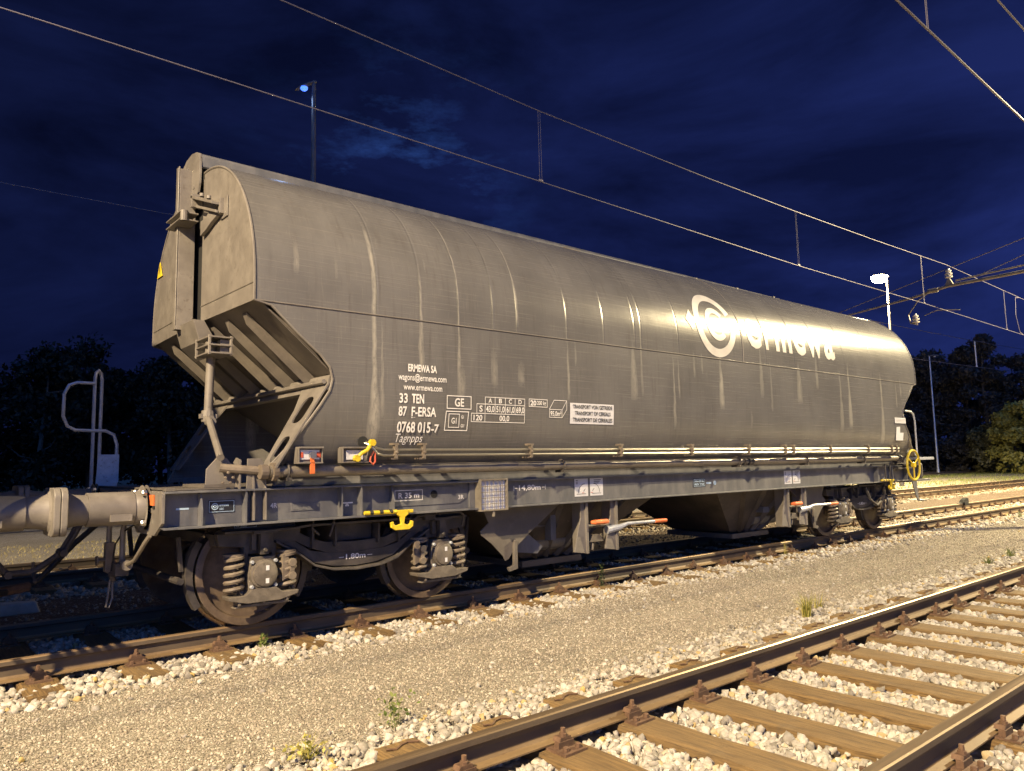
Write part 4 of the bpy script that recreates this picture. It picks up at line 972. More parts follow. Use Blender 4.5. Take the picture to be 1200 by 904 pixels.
# ---- company emblem and name, wrapped on the curved side
def logo():
    bm = bmesh.new()
    def ring(cx, cy, rx, ry, w, a0, a1, n=72):
        vs_ = []
        for k in range(n+1):
            a = R(a0+(a1-a0)*k/n); ww = w if not callable(w) else w(a)
            vs_.append((bm.verts.new((cx+rx*math.cos(a), cy+ry*math.sin(a), 0)), bm.verts.new((cx+(rx-ww)*math.cos(a), cy+(ry-ww)*math.sin(a), 0))))
        for (a, b), (c, d) in zip(vs_, vs_[1:]): bm.faces.new((a, b, d, c))
    ring(7.03, .33, .455, .475, .115, 24, 360)
    ring(7.06, .33, .235, .245, .085, 38, 318)
    for poly in ([(6.37,.33),(6.50,.48),(6.53,.385),(6.60,.37),(6.60,.29),(6.53,.275),(6.49,.18)], [(6.66,.37),(6.86,.36),(6.86,.30),(6.66,.29)], [(7.22,.30),(7.49,.30),(7.49,.36),(7.60,.40),(7.68,.34),(7.55,.27),(7.48,.26),(7.36,.26)]):
        bm.faces.new([bm.verts.new((x, y, 0)) for x, y in poly])
    bmesh.ops.triangulate(bm, faces=bm.faces[:])
    me = bpy.data.meshes.new('emblem'); bm.to_mesh(me); bm.free(); wrap(me, .004); me.materials.append(M['logo'])
    o = bpy.data.objects.new('emblem', me); col.objects.link(o); o.parent = bodyo
logo()
for s, a, b in (('e', 7.76, 8.12), ('r', 8.22, 8.42), ('m', 8.50, 8.96), ('e', 9.04, 9.38), ('w', 9.42, 9.92), ('a', 9.97, 10.30)):
    text_mesh(s, a, b, .085, .46, .004, 'lettering', M['logo'], bodyo, bold=.03, curved=True)

# ================================================================== bogies
def make_bogie(xc):
    root = empty('bogie', (xc, 0, 0)); root.parent = wag
    for s in (-1, 1):
        ya, yb = s*.98, s*1.04
        # belly beam of the side frame with flange
        top = [(-.52,.80),(-.30,.78),(.30,.78),(.52,.80)]
        low = [(.52,.72),(.42,.60),(.30,.50),(.15,.455),(0,.445),(-.15,.455),(-.30,.50),(-.42,.60),(-.52,.72)]
        mb = MB()
        mb.prism([(.60,.79),(.60,.70),(.44,.62),(.30,.575),(0,.555),(-.30,.575),(-.44,.62),(-.60,.70),(-.60,.79),(-.42,.70),(-.3,.665),(0,.65),(.3,.665),(.42,.70)], 'y', ya, yb)
        mb.prism([(.72,.70),(.55,.60),(.40,.49),(.22,.445),(0,.43),(-.22,.445),(-.40,.49),(-.55,.60),(-.72,.70),(-.60,.70),(-.44,.60),(-.3,.575),(0,.555),(.3,.575),(.44,.60),(.60,.70)], 'y', ya, yb)
        flp = [(.78,.72),(.57,.60),(.42,.485),(.24,.435),(0,.42),(-.24,.435),(-.42,.485),(-.57,.60),(-.78,.72)]
        mb.prism(flp + [(x, z-.022) for x, z in flp[::-1]], 'y', s*.95, s*1.10)
        tfl = [(-1.22,.80),(-.62,.80),(-.5,.815),(.5,.815),(.62,.80),(1.22,.80)]
        mb.prism(tfl + [(x, z+.022) for x, z in tfl[::-1]], 'y', s*.92, s*1.12)
        for x in (-.44,-.22,.22,.44): mb.box((x-.01, s*.97, .62),(x+.01, s*1.09, .80))
        mb.box((-.21, s*.95, .66),(.21, s*.96, .80))
        # pedestals over the axle boxes
        for ax in (-.9, .9):
            mb.prism([(ax-.36,.80),(ax+.36,.80),(ax+.34,.70),(ax+.14,.68),(ax+.13,.40),(ax+.10,.40),(ax+.10,.62),(ax-.10,.62),(ax-.10,.40),(ax-.13,.40),(ax-.14,.68),(ax-.34,.70)], 'y', s*.97, s*1.05)
            mb.prism([(ax-.33,.82),(ax+.33,.82),(ax+.27,.93),(ax-.20,.93)], 'y', s*.98, s*1.03)
            mb.box((ax-.09, s*1.05, .655),(ax-.05, s*1.10, .80)); mb.box((ax+.05, s*1.05, .655),(ax+.09, s*1.10, .80))
        so_ = mb.build('side_frame', M['dark'], root, bevel=.004)
        if s < 0:
            t = text_mesh('1.80m', -.10, .10, .495, .045, -1.045, 'lettering', M['white'], so_, bold=.02)
            mb = MB(); line(mb, (-.17,.515),(-.12,.515), -1.046, .006); line(mb, (.12,.515),(.17,.515), -1.046, .006); mb.build('lettering', M['white'], so_)
            data_plate(-1.13, -.93, .835, .90, -1.052, so_)
        for ax in (-.9, .9):
            mb = MB()
            # box wings carrying the springs
            mb.prism([(ax-.30,.30),(ax-.16,.30),(ax-.10,.345),(ax+.10,.345),(ax+.16,.30),(ax+.30,.30),(ax+.29,.27),(ax+.14,.235),(ax-.14,.235),(ax-.29,.27)], 'y', s*1.0, s*1.16)
            mb.prism([(ax-.115,.31),(ax+.115,.31),(ax+.125,.44),(ax+.10,.60),(ax-.10,.60),(ax-.125,.44)], 'y', s*1.0, s*1.12)
            for dx in (-.20, 0, .20): mb.prism([(ax+dx-.012,.22),(ax+dx+.012,.22),(ax+dx+.012,.25),(ax+dx-.012,.25)], 'y', s*1.02, s*1.15)
            mb.prism([(ax-.235,.20),(ax+.26,.20),(ax+.21,.225),(ax-.20,.225)], 'y', s*1.03, s*1.12)
            bo = mb.build('axle_box', M['boxpaint'], root, bevel=.005)
            mb = MB(); mb.lathe([(0,.115),(s*.03,.115),(s*.035,.10),(s*.055,.098),(s*.06,.085),(s*.06,.001)], (ax, s*1.12, .46), 'y', 28); co = mb.build('axle_box_cover', M['boxpaint'], bo, smooth=True)
            mb = MB()
            for dx in (-.10,.10):
                for dz in (-.10,.10): mb.bolt((ax+dx, s*1.125, .46+dz), 'y', .017, s*.03)
            mb.build('cover_bolt', M['galv'], bo)
            mb = MB()
            for dz in (-.055, .05): mb.box((ax+.0, s*1.1805, .46+dz-.02),(ax+.028, s*1.183, .46+dz+.02))
            mb.build('reflective_patch', M['label'], co)
            mb = MB(); mb.box((ax-.035, s*1.10, .62),(ax+.035, s*1.15, .80)); mb.box((ax-.10, s*1.09, .79),(ax+.10, s*1.17, .815)); mb.bolt((ax, s*1.15, .655), 'y', .02, s*.025); mb.build('stop_bracket', M['dark'], bo)
            for d in (-1, 1):
                n = 5; pts = []
                cx = ax + d*.225
                for k in range(n*12+1):
                    a = 2*math.pi*k/12; pts.append((cx+.068*math.cos(a), s*1.07+.068*math.sin(a), .315+.30*k/(n*12)))
                mb = MB(); mb.tube(pts, .0185, 6)
                mb.tube([(cx+.034*math.cos(2*math.pi*k/8), s*1.06+.034*math.sin(2*math.pi*k/8), .315+.28*k/56) for k in range(57)], .009, 5)
                mb.lathe([(0,.001),(0,.085),(.02,.085),(.02,.001)], (cx, s*1.06, .615), 'z', 16)
                mb.build('spring', M['spring'], root, smooth=True)
            # damper link on the inboard side of each box
            d = 1 if ax < 0 else -1; cx = ax + d*.24
            mb = MB(); mb.lathe([(0,.001),(0,.035),(s*.04,.035),(s*.04,.001)], (cx, s*1.13, .53), 'y', 12); mb.lathe([(0,.001),(0,.035),(s*.04,.035),(s*.04,.001)], (cx, s*1.13, .42), 'y', 12); mb.prism([(cx-.02,.42),(cx+.02,.42),(cx+.02,.54),(cx-.02,.54)], 'y', s*1.13, s*1.16); mb.prism([(cx-.08,.60),(cx-.03,.62),(cx+.0,.42),(cx-.08,.38)], 'y', s*1.10, s*1.14)
            mb.build('damper_link', M['spring'], root, bevel=.004)
    # bolster and cross members
    mb = MB(); mb.box((-.20,-.97,.66),(.20,.97,.80)); mb.box((-1.25,-.95,.70),(-1.15,.95,.79)); mb.box((1.15,-.95,.70),(1.25,.95,.79)); mb.lathe([(0,.001),(0,.2),(.08,.2),(.08,.001)], (0,0,.80), 'z', 20)
    mb.build('bolster', M['dark'], root)
    for ax in (-.9, .9):
        mb = MB(); mb.tube([(ax,-1.05,.46),(ax,1.05,.46)], .075, 16); mb.build('axle', M['wheel'], root, smooth=True)
        for s in (-1, 1):
            # wheel: tread, flange inside, dished disc
            P_ = [(.585,.46-.115+.145),(.585,.42)]
            prof = [(.715,.10),(.715,.13),(.755,.16),(.735,.30),(.72,.375),(.712,.385),(.697,.485),(.712,.490),(.725,.484),(.738,.466),(.775,.460),(.835,.456),(.838,.450),(.838,.400),(.832,.393),(.80,.385),(.785,.33),(.80,.18),(.83,.13),(.85,.12),(.85,.08)]
            mb = MB(); n = 56; m = len(prof); mi = []
            b = MB(); b.lathe([(t*s, r) for t, r in prof], (ax, 0, .46), 'y', n)
            mi = [1 if (i % (m-1)) in (8,9,10) else 0 for i in range(len(b.f))]
            b.m = mi; b.build('wheel', [M['wheel'], M['tread']], root, smooth=True)
            # brake blocks
            for d in (-1, 1):
                mb = MB(); pts = [(ax+d*.475*math.cos(R(a)), .46+.475*math.sin(R(a))) for a in range(-32, 33, 8)]; pts2 = [(ax+d*.53*math.cos(R(a)), .46+.53*math.sin(R(a))) for a in range(-32, 33, 8)]
                mb.prism(pts + pts2[::-1], 'y', s*.735, s*.83); mb.tube([(ax+d*.55, s*.78, .50),(ax+d*.58, s*.78, .78)], .022, 6); mb.build('brake_block', M['dark'], root)
    for ax in (-.9, .9):
        for d in (-1, 1):
            mb = MB(); mb.tube([(ax+d*.56,-.8,.42),(ax+d*.56,.8,.42)], .03, 8); mb.build('brake_beam', M['dark'], root)
    return root
bog = make_bogie(1.76); b2_ = copy_tree(bog, wag); b2_.location = (11.764, 0, 0)
# hoses and cables above the bogies
mb = MB()
for xc in (1.76, 11.76):
    mb.tube([(xc-.45,-1.12,.88),(xc-.47,-1.13,.80),(xc-.40,-1.12,.74)], .010, 6); mb.tube([(xc-.25,-1.12,.88),(xc-.28,-1.14,.80),(xc-.30,-1.12,.72)], .010, 6)
    mb.tube([(xc+.55,-1.14,.80),(xc+.60,-1.16,.84),(xc+.80,-1.16,.86),(xc+1.10,-1.16,.86),(xc+1.16,-1.15,.82),(xc+1.15,-1.12,.72)], .011, 6)
    mb.box((xc+.68,-1.17,.80),(xc+.80,-1.11,.85)); mb.tube([(xc+.74,-1.16,.83),(xc+.83,-1.18,.88),(xc+.85,-1.18,.84)], .009, 6)
mb.tube([(11.6,-1.20,.80),(11.7,-1.22,.60),(11.95,-1.22,.48),(12.15,-1.22,.56),(12.3,-1.22,.66),(12.25,-1.22,.80)], .022, 8)
mb.build('hose', M['dark'], wag, smooth=True)

# ================================================================== neighbouring flat wagon at the left (only its buffer end is in view)
fw = empty('coupled_wagon', (-1.24,0,0)); tag(fw, 'neighbouring wagon cut by the left edge, its grey buffer touching the hopper wagon', 'freight wagon')
def shift(o): o.location.x += 1.24 if o.parent == fw else 0
fo = []
mb = MB(); mb.prism([(-1.28,.90),(-1.28,1.13),(1.28,1.13),(1.28,.90),(1.1,.84),(-1.1,.84)], 'x', -1.24, -1.27); fo.append(mb.build('headstock', M['paint'], fw, bevel=.003))
fo.append(buffer(-.875, -1.24, 1, fw)); fo.append(buffer(.875, -1.24, 1, fw))
mb = MB(); mb.box((-14,-1.22,.88),(-1.27,-1.28,1.12)); mb.box((-14,1.22,.88),(-1.27,1.28,1.12)); fo.append(mb.build('solebar', M['frame'], fw))
mb = MB(); mb.box((-14,-1.35,1.13),(-1.27,1.35,1.18)); fo.append(mb.build('deck', M['dark'], fw))
mb = MB(); fp = [(-1.30,1.25),(-1.45,1.7),(-1.45,2.86)] + arcpts[1:]; fp = fp + [(-y, z) for y, z in fp[::-1]]; mb.prism(fp, 'x', -13.2, -1.46); fo.append(mb.build('body', M['paint'], fw))
mb = MB()
for k in range(6): mb.box((-1.12-.078*k,-1.50,.985),(-1.162-.078*k,-1.22,1.0))
for y in (-1.51,-1.36,-1.21): mb.box((-1.56,y,.98),(-1.11,y+.012,1.015))
mb.box((-1.50,-1.45,.70),(-1.47,-1.42,.98)); mb.box((-1.50,-1.45,.70),(-1.47,-1.25,.73))
fo.append(mb.build('grating_step', M['frame'], fw))
mb = MB(); mb.tube([(-1.24,.0,1.03),(-1.1,0,.98)], .04, 8); fo.append(mb.build('draw_hook', M['dark'], fw))
mb = MB(); mb.tube([(-1.24,-.30,.92),(-1.15,-.28,.80),(-1.0,-.2,.52),(-.88,-.1,.40),(-.80,0,.38)], .024, 8); fo.append(mb.build('air_hose', M['black'], fw, smooth=True))
for cx in (-3.2, -5.0, -11, -12.8):
    for s in (-1, 1):
        mb = MB(); mb.lathe([(s*.70,.10),(s*.70,.485),(s*.735,.47),(s*.76,.46),(s*.835,.456),(s*.835,.39),(s*.79,.33),(s*.83,.12),(s*.86,.08),(s*.86,.001)], (cx,0,.46), 'y', 40); fo.append(mb.build('wheel', M['wheel'], fw, smooth=True))
for o in fo: o.location.x += 1.24

# ================================================================== overhead line
def sag(p, q, s, n=16):
    p = Vector(p); q = Vector(q); return [p.lerp(q, t) - Vector((0,0,s*4*t*(1-t))) for t in np.linspace(0, 1, n+1)]
ol = empty('overhead_line', (0,0,0)); tag(ol, 'overhead contact line with droppers, strung above the hopper wagon', 'overhead line')
def interp(pts, x):
    for a, b in zip(pts, pts[1:]):
        if a[0] <= x <= b[0]: return a[1] + (b[1]-a[1])*(x-a[0])/(b[0]-a[0])
MSG = [(-40,6.55),(-10,6.42),(1.47,6.33),(5.16,6.21),(9,6.18),(12,6.19),(15.5,6.24),(19.6,6.33),(25.9,6.20),(34,6.1),(45,6.25),(60,6.5),(120,6.3)]
CON = [(-40,5.35),(-.68,5.26),(5.13,5.19),(11.97,5.09),(17.84,5.09),(25.57,5.03),(60,5.1),(120,5.1)]
mb = MB(); mb.tube([(x,0,z) for x, z in MSG], .0075, 6); mb.build('messenger_wire', M['wire'], ol)
mb = MB(); mb.tube([(x,0,z) for x, z in CON], .0070, 6); mb.build('contact_wire', M['wire'], ol)
for x in (-9, -2, 5.15, 12.0, 18.0, 24.0, 31, 38, 45):
    mb = MB(); za, zb = interp(MSG, x), interp(CON, x)
    mb.tube([(x-.018,0,za),(x-.012,0,zb)], .0035, 5); mb.tube([(x+.02,0,za),(x+.03,0,zb)], .0035, 5); mb.box((x-.03,-.012,zb),(x+.04,.012,zb+.03)); mb.build('dropper', M['wire'], ol)
mb = MB(); mb.tube([(25.4,0,6.2),(25.05,.0,6.15),(24.95,0,5.6),(25.2,0,5.1),(25.5,0,5.03)], .008, 6); mb.build('jumper_wire', M['wire'], ol)
o2 = empty('overhead_line', (0,-5,0)); tag(o2, 'bare wire crossing the top right corner of the sky, above the front track', 'overhead line')
mb = MB(); mb.tube([(-30,0,5.4),(4.5,0,5.04),(7.7,0,4.93),(12,0,4.9),(60,0,5.0)], .010, 6); mb.build('contact_wire', M['wire'], o2)
mb = MB(); mb.tube([(-30,0,6.6),(4.5,0,6.15),(12,0,6.05),(60,0,6.3)], .0095, 6); mb.build('messenger_wire', M['wire'], o2)
for x in (5.15,): 
    mb = MB(); mb.tube([(x-.01,0,5.02),(x-.02,0,6.14)], .0035, 5); mb.tube([(x+.02,0,5.02),(x+.01,0,6.14)], .0035, 5); mb.build('dropper', M['wire'], o2)
# cantilever across the tracks at x = 19.6
ct = empty('cantilever', (19.6,-4.0,-.3)); tag(ct, 'steel cantilever with two pale insulators, holding the wires right of the lit lamp', 'cantilever')
def cp(x, y, z): return (x-19.6, y+4.0, z+.3)
mb = MB(); mb.tube([cp(19.6,3.3,5.35),cp(19.6,.9,5.60),cp(19.6,0,5.75),cp(19.6,-2.6,5.80)], [.02,.03,.04,.045], 8); mb.build('arm_tube', M['pipe'], ct, smooth=True)
mb = MB(); mb.tube([cp(19.6,-2.6,5.98),cp(19.6,-.2,5.86)], .022, 6); mb.tube([cp(19.6,-.5,5.9),cp(19.6,.45,6.3)], .0, 4) if False else None
mb.tube([cp(19.6,.45,5.68),cp(19.6,.75,5.50),cp(19.6,1.02,5.15),cp(19.6,.98,4.92),cp(19.6,.80,4.86)], .02, 6); mb.tube([cp(19.6,.62,5.07),cp(19.6,.30,5.16),cp(19.6,-.25,5.08)], .012, 6)
for y in (.30, .42): mb.lathe([(-.06,.001),(-.06,.06),(.06,.06),(.06,.001)], cp(19.6,y,5.70), 'y', 10)
mb.build('registration_arm', M['pipe'], ct, smooth=True)
def insul(c): 
    mb = MB(); mb.lathe([(-.14,.001),(-.14,.03),(-.10,.03),(-.09,.085),(-.06,.09),(-.05,.045),(-.02,.045),(-.01,.085),(.02,.09),(.03,.045),(.06,.045),(.07,.07),(.10,.07),(.12,.03),(.16,.02),(.16,.001)], cp(*c), 'z', 18); mb.build('insulator', M['ins'], ct, smooth=True)
insul((19.6,-.05,6.06)); insul((19.6,.84,5.0))
mb = MB(); mb.prism([(-.15+4,5.78+.3),(.05+4,5.78+.3),(-.02+4,5.93+.3),(-.08+4,5.93+.3)], 'x', -.04, .04); mb.build('insulator_foot', M['pipe'], ct)
mb = MB(); mb.box((-.09,-.10,0),(-.07,.10,7.4)); mb.box((.07,-.10,0),(.09,.10,7.4)); mb.box((-.08,-.01,0),(.08,.01,7.4)); mb.tube([(0,.05,6.10),(0,1.4,6.10)], .045, 8); mb.tube([(0,.1,7.3),(0,1.6,6.28)], .015, 6)
mb.build('mast', M['post'], ct)
def wire(pts, r, label, s=0.0):
    mb = MB(); a = Vector(pts[0]); mb.tube([Vector(p)-a for p in (sag(pts[0], pts[1], s) if len(pts) == 2 else pts)], r, 6); o = mb.build('span_wire', M['wire'], loc=a); return tag(o, label, 'wire')
wire([(19.6,-1.85,6.62),(19.6,3.3,5.45)], .012, 'span wire rising to the right edge, passing behind the lit lamp head')
wire([(19.9,-2.3,6.45),(19.9,-.65,5.95)], .012, 'short span wire with an egg insulator, between cantilever and right edge')
wire([(-30,22,11.1),(14,22,11.0)], .012, 'faint high wire passing at the left behind the wagon end', .05)
for za, zb, lb in ((10.0,10.85,'upper of two faint wires before the trees at the right'), (7.9,8.75,'lower of two faint wires before the trees at the right')):
    wire([(40,14,za),(80,14,zb)], .022, lb, .12)
# thin dropper board seen between the two faint wires
mb = MB(); mb.lathe([(0,.001),(0,.05),(2.0,.05),(2.0,.001)], (0,0,0), 'z', 8); mb.lathe([(-.04,.001),(-.04,.08),(.06,.08),(.06,.001)], (0,0,0), 'z', 8); o = mb.build('wire_spacer', M['label'], loc=(64.9,14,8.36)); tag(o, 'pale upright spacer rod between the two faint wires before the trees', 'spacer')

# ================================================================== lamps
def lamp_light(name, loc, power, color, par, spot=None, radius=.12):
    L = bpy.data.lights.new(name, 'SPOT' if spot else 'POINT'); L.energy = power; L.color = color; L.shadow_soft_size = radius
    if spot: L.spot_size = R(spot); L.spot_blend = .35
    o = bpy.data.objects.new(name, L); col.objects.link(o); o.location = loc; o.parent = par; return o
def lamp_post(x, y, h, label, head='flat', aim=(0,1), lit=None, power=0, color=WARM, spot=150, lr=.11, hs=1.0, tilt=.02, pm=None):
    """post at (x,y); aim = direction the head points in"""
    z0 = -.28; r = empty('lamp_post', (x,y,z0)); tag(r, label, 'lamp post', 'yard lamp posts')
    H = h - z0; ax, ay = aim; l = math.hypot(ax, ay); ax /= l; ay /= l
    mb = MB(); mb.lathe([(0,.001),(0,.13),(.5,.12),(.52,.09),(H-.3,.055),(H-.05,.045),(H-.05,.001)], (0,0,0), 'z', 12); mb.build('pole', pm or M['post'], r, smooth=True)
    mb = MB()
    for z in (H-2.2, H-3.6, H-4.6): mb.tube([(-.22*ay,.22*ax,z),(.22*ay,-.22*ax,z-.03)], .010, 5)
    mb.build('step_rung', M['post'], r)
    # cobra head
    mb = MB(); v = []; n = 10; seg = [(-.12,.05,.07,.0),(.0,.09,.09,.02),(.25,.13,.11,.04),(.55,.14,.10,.03),(.75,.09,.05,.0),(.80,.02,.02,-.02)]
    for t, w, hh, dz in [(a*hs, b*hs, c*hs, d*hs) for a, b, c, d in seg]:
        for k in range(n):
            a = 2*math.pi*k/n; u = w*math.cos(a); q = hh*math.sin(a)*(1 if math.sin(a) > 0 else .35)
            v.append((ax*t - ay*u, ay*t + ax*u, H + dz - .12 + q + t*tilt))
    f = [(i*n+k, i*n+(k+1) % n, (i+1)*n+(k+1) % n, (i+1)*n+k) for i in range(len(seg)-1) for k in range(n)] + [tuple(range(n)), tuple(range(n*(len(seg)-1), n*len(seg)))]
    mb.add(v, f); hd = mb.build('lamp_head', M['post'], r, smooth=True)
    mb = MB(); mb.lathe([(0,.001),(0,lr),(-lr*.45,lr*.95),(-lr*.8,lr*.65),(-lr*.95,.001)], (ax*.42*hs, ay*.42*hs, H-.13+.42*hs*tilt), 'z', 16)
    mb.build('lamp_lens', lit or M['ins'], hd, smooth=True)
    if power: lamp_light('lamp_light', (ax*.42, ay*.42, H-.32-lr), power, color, r, spot)
    return r
glow_w = plain('lit_warm_lens', (.8,.8,.8), .4, emis=(1.0,.80,.45), es=60)
glow_b = plain('cool_lens', (.5,.6,.8), .3, emis=(.04,.16,1.0), es=.30)
r = lamp_post(40.2, 10.1, 11.3, 'lit lamp glowing warm white on a post behind the right end of the wagon', aim=(-.76,.64), lit=glow_w, power=FAR_LAMP_POWER, spot=156, lr=.40)
r = lamp_post(6.85, 10.7, 11.75, 'tall dim lamp with bluish lens, behind the left part of the wagon roof', aim=(-.8,.5), lit=glow_b, power=BLUE_LAMP_POWER, color=(.35,.55,1.0), hs=.62, tilt=-.45, lr=.10)
lamp_post(68, 18.6, 10.1, 'unlit slim lamp post standing before the dark trees at the right', aim=(.6,-.8), pm=M['galv'])
for i, (p_, w_, c_) in enumerate(YARD_LAMPS):
    lamp_post(p_[0], p_[1]-.42, p_[2]+.3, ('lamp post out of view behind the camera, lighting the left part', 'lamp post out of view at the right, lighting the far part')[i], aim=(0,1), lit=glow_w, power=w_, color=c_, spot=158)

# ================================================================== vegetation
def leaf_mat(name, c1, c2):
    m, nt, p = new_mat(name); g = nt.nodes.new('ShaderNodeNewGeometry').outputs['Random Per Island']
    nt.links.new(rgbmix(nt, g, c1, c2), p.inputs['Base Color']); p.inputs['Roughness'].default_value = .6; p.inputs['Specular IOR Level'].default_value = .3
    return m
LM = [leaf_mat('unlit_dark_leaves', (.008,.009,.005), (.020,.021,.010)), leaf_mat('dull_leaves', (.08,.08,.035), (.16,.15,.07)), leaf_mat('lamplit_yellow_green_leaves', (.26,.25,.05), (.44,.40,.11)), leaf_mat('reddish_leaves', (.07,.045,.035), (.12,.08,.06))]  # first set blackened as unlit trees, third brightened as a lamplit bush
M['bark'] = grimy('bark', (.07,.055,.04), (.12,.10,.08), .9, 5, (1,1,.3), bump=.4)
def cards(name, P, S, mat, parent=None, loc=(0,0,0), aspect=1.7, up=0.0):
    n = len(P); a = rng.normal(size=(n,3)); a[:,2] += up; a /= np.linalg.norm(a, axis=1)[:,None]
    b = rng.normal(size=(n,3)); b -= a*np.sum(a*b, 1)[:,None]; b /= np.linalg.norm(b, axis=1)[:,None]
    L = S[:,None]*a*aspect*.5; Wd = S[:,None]*b*.5
    V = np.stack([P-L, P+Wd*.9, P+L, P-Wd*.9], 1).reshape(-1,3)
    me = bpy.data.meshes.new(name); me.vertices.add(n*4); me.vertices.foreach_set('co', V.reshape(-1).astype(np.float32))
    me.loops.add(n*4); me.loops.foreach_set('vertex_index', np.arange(n*4, dtype=np.int32)); me.polygons.add(n); me.polygons.foreach_set('loop_start', (np.arange(n)*4).astype(np.int32))
    me.update(calc_edges=True); me.materials.append(mat); o = bpy.data.objects.new(name, me); col.objects.link(o); o.location = loc
    if parent: o.parent = parent
    return o
def tree(x, y, h, r, n, mat, label, group, leaf=.28, low=.12, name='tree'):
    root = empty(name, (x,y,-.3)); tag(root, label, 'tree', group)
    mb = MB(); lean = random.uniform(-.06,.06)*h
    mb.tube([(0,0,0),(lean*.3,0,h*.3),(lean*.7,random.uniform(-.2,.2),h*.6),(lean,0,h*.92)], [h*.022, h*.017, h*.010, h*.003], 8)
    tips = []
    for k in range(9):
        z = h*random.uniform(.2,.8); a = random.uniform(0, 6.28); L = r*random.uniform(.55,.95)*(1 - .45*(z/h))
        t = (lean*z/h + L*math.cos(a), L*math.sin(a), z + L*.45); mb.tube([(lean*z/h,0,z),(lean*z/h+L*.5*math.cos(a), L*.5*math.sin(a), z+L*.12), t], [h*.008,h*.005,h*.002], 5); tips.append(t)
    mb.build('trunk', M['bark'], root, smooth=True)
    C = []; R_ = []
    for k in range(44):
        z = random.uniform(low, .99); w = r*(math.sin(math.pi*min(1, (z*.9+.12)))**.55)*random.uniform(.15,.92); a = random.uniform(0, 6.28)
        C.append((lean*z + w*math.cos(a), w*math.sin(a), z*h)); R_.append(r*random.uniform(.10,.34))
    C += tips; R_ += [r*.22]*len(tips)
    C = np.array(C); R_ = np.array(R_); k = rng.integers(0, len(C), n); d = rng.normal(size=(n,3)); d /= np.linalg.norm(d, axis=1)[:,None]
    P = C[k] + d*(R_[k]*rng.uniform(.35,1.1,n))[:,None]*np.array([1,1,.8])
    cards('crown', P, rng.uniform(.5,1.3,n)*leaf, mat, root)
    return root
lt = [(1.5,62,11.5,5.0),(7.5,58,10.6,4.6),(12.0,63,12.4,5.2),(17.5,60,11.6,4.8),(23,64,12.6,5.4),(29,70,12.0,5.4),(35.5,75,12.8,5.8),(-4.5,60,11.5,5.0),(43,80,13.2,6),(51,80,13,6),(4.5,66,9.8,5.0),(15,68,11.0,5),(26,74,12,5.4),(20,72,12,5.4),(-12,60,11.5,5),(9.8,70,11,5)]
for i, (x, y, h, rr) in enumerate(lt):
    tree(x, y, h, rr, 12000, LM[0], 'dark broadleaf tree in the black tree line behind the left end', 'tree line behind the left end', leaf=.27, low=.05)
LM.append(leaf_mat('dimmed_greyish_leaves', (.036,.034,.030), (.085,.076,.062)))  # leaf colour darkened to offset the far lamp's light
rt = [(82,29,12.2,4.6,4,'dark tree half hidden by the right end of the wagon roof'),(79,25,11.9,4.2,4,'dark tree rising just left of the slim unlit post'),(77,22.0,11.8,3.6,4,'dark tree directly behind the slim unlit post'),(78,19.2,12.0,3.4,4,'dark tree just right of the slim unlit post'),
      (76,17.0,12.6,3.2,4,'tallest dark tree, behind the pale spacer rod'),(77,14.6,10.4,3.2,4,'grey-brown tree right of the pale spacer rod'),(76,11.8,8.8,3.4,4,'lower grey-brown tree cut by the right edge'),(86,24,11.5,5,4,'deep dark tree seen between two front trees at the right'),(88,17,11,5,4,'deep dark tree behind the spacer rod tree'),(86,11,9,5,4,'deep dark tree near the right edge'),
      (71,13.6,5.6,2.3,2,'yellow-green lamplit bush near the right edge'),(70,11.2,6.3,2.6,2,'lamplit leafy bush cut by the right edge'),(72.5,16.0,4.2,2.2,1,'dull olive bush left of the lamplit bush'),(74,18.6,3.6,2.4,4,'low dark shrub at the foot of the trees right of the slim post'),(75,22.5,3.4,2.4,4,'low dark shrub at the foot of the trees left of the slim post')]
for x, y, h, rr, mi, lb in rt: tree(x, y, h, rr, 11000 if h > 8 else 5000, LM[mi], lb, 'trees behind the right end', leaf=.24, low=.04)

# grass strips and weeds
def grass(name, x0, x1, y0, y1, n, hgt, mat, z=-.30):
    P = np.column_stack([rng.uniform(x0,x1,n), rng.uniform(y0,y1,n), np.zeros(n)]); keep = (np.sin(P[:,0]*.9)+np.sin(P[:,0]*.31+P[:,1]*.5)+rng.normal(0,.8,n)) > -.8; P = P[keep]; n = len(P)
    H = hgt*rng.uniform(.4,1.2,n); a = rng.uniform(0,6.28,n); w = .012+.02*H; lean = rng.normal(0,.3,(n,2))*H[:,None]
    d = np.column_stack([np.cos(a), np.sin(a), np.zeros(n)])*w[:,None]
    top = P + np.column_stack([lean, H]); V = np.stack([P-d, P+d, top], 1).reshape(-1,3); V[:,2] += z
    me = bpy.data.meshes.new(name); me.vertices.add(n*3); me.vertices.foreach_set('co', V.reshape(-1).astype(np.float32)); me.loops.add(n*3); me.loops.foreach_set('vertex_index', np.arange(n*3, dtype=np.int32)); me.polygons.add(n); me.polygons.foreach_set('loop_start', (np.arange(n)*3).astype(np.int32)); me.update(calc_edges=True); me.materials.append(mat)
    o = bpy.data.objects.new(name, me); col.objects.link(o); return tag(o, kind='stuff')
M['dry'] = leaf_mat('dry_grass', (.20,.17,.07), (.36,.31,.15)); M['green'] = leaf_mat('green_grass', (.10,.13,.03), (.24,.25,.08))
grass('dry_grass', -20, 60, 20, 56, 90000, .55, M['dry'])
grass('dry_grass', 25, 90, 8.2, 11.5, 9000, .16, M['green'], z=-.25)
grass('dry_grass', 30, 90, 12.5, 24, 26000, .22, M['green'])
grass('dry_grass', -4, 14, 7.3, 12, 9000, .05, M['dry'], z=-.23)

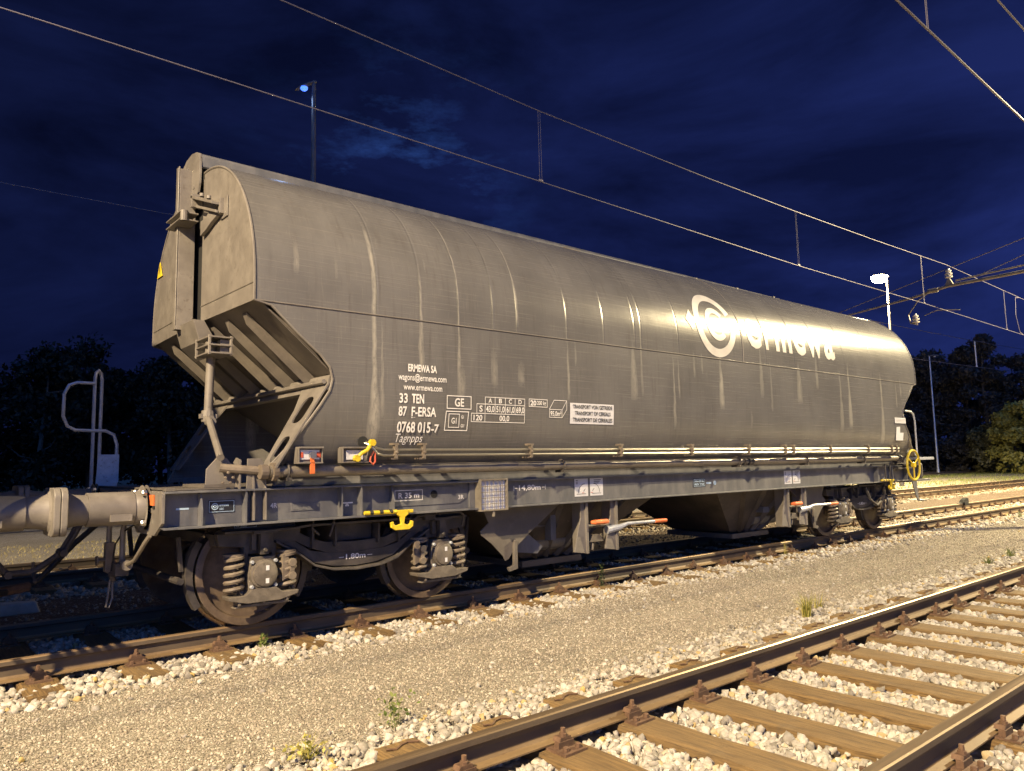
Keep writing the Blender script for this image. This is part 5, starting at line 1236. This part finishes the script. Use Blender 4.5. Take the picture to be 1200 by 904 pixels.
def weed(x, y, z, n, h, spread, mat, label, leafy=False):
    root = empty('weed', (x,y,z)); tag(root, label, 'weed')
    mb = MB()
    for k in range(n):
        a = random.uniform(0,6.28); L = h*random.uniform(.5,1.15); s = spread*random.uniform(.2,1)
        bx, by = random.uniform(-.03,.03), random.uniform(-.03,.03)
        p = [(bx,by,0),(bx+s*.35*math.cos(a),by+s*.35*math.sin(a),L*.55),(bx+s*math.cos(a),by+s*math.sin(a),L*random.uniform(.75,1))]
        w = Vector((-math.sin(a), math.cos(a), 0))*(.0035 if not leafy else .0022)
        v = [Vector(p[0])-w, Vector(p[0])+w, Vector(p[1])+w*.8, Vector(p[1])-w*.8, Vector(p[2])]
        mb.add(v, [(0,1,2,3),(3,2,4)])
    mb.build('blades', mat, root)
    if leafy:
        P = np.column_stack([rng.normal(0,spread*.5,60), rng.normal(0,spread*.5,60), rng.uniform(.02,h,60)]); cards('leaves', P, rng.uniform(.012,.028,60), mat, root)
    return root
M['weed'] = leaf_mat('weed_leaves', (.16,.17,.03), (.42,.36,.10)); M['weed2'] = leaf_mat('green_weed', (.07,.11,.02), (.18,.20,.06))
weed(5.25,-3.50,-.2,90,.26,.20,M['weed'],'yellow-green grass tuft on the walkway beside the shiny front rail')
weed(5.75,-3.35,-.2,30,.16,.15,M['weed'],'small sparse grass tuft just right of the big tuft')
weed(.15,-3.50,-.2,60,.12,.16,M['weed'],'dry flat tuft at the bottom edge of the walkway, left of the front rail',True)
weed(.75,-3.38,-.2,14,.20,.12,M['weed2'],'thin green sprouts on the walkway near the bottom',True)
weed(10.3,-3.45,-.2,50,.14,.16,M['weed2'],'low green weed far along the front rail')
weed(11.2,-3.45,-.2,50,.18,.18,M['weed2'],'low weed by the front rail at the right edge')
weed(5.15,-.92,-.19,16,.30,.04,M['weed2'],'single upright weed beside the near rail under the brake levers',True)
weed(.95,-.93,-.19,6,.12,.05,M['weed2'],'small weed at the near rail below the first wheel',True)
weed(9.3,-.95,-.19,14,.28,.05,M['weed'],'thin pale stalk at the near rail before the second bogie')
weed(19.2,-1.3,-.19,30,.22,.14,M['weed2'],'weed patch beside the near rail beyond the wagon')

# small odd objects
mb = MB(); mb.add([(-.20,-.14,0),(.20,-.14,0),(.20,.14,0),(-.20,.14,0),(-.18,-.12,.13),(.15,-.12,.13),(.18,.10,.11),(-.18,.12,.13)], [(0,3,2,1),(4,5,6,7),(0,1,5,4),(1,2,6,5),(2,3,7,6),(3,0,4,7)])
o = mb.build('stone_block', M['conc'], loc=(-.36,2.7,-.212), bevel=.02); tag(o, 'pale stone block on the brown cinders, cut by the left edge', 'block')
o = bpy.data.objects.new('brake_shoe', None); o.empty_display_size = .2; col.objects.link(o); o.location = (21.6, .75, 0); tag(o, 'dark wheel stop sitting on the far rail beyond the wagon', 'wheel stop')
mb = MB(); mb.box((-.30,-.05,.003),(.30,.05,.018)); mb.build('sole_plate', M['dark'], o)
mb = MB(); mb.prism([(-.15,.02),(.30,.02),(.28,.13),(.16,.15),(.0,.10)], 'y', -.06, .06); mb.box((-.1,-.09,-.05),(.2,-.05,.04)); mb.build('stop_block', M['void'], o, bevel=.01)
bpy.context.view_layer.update()
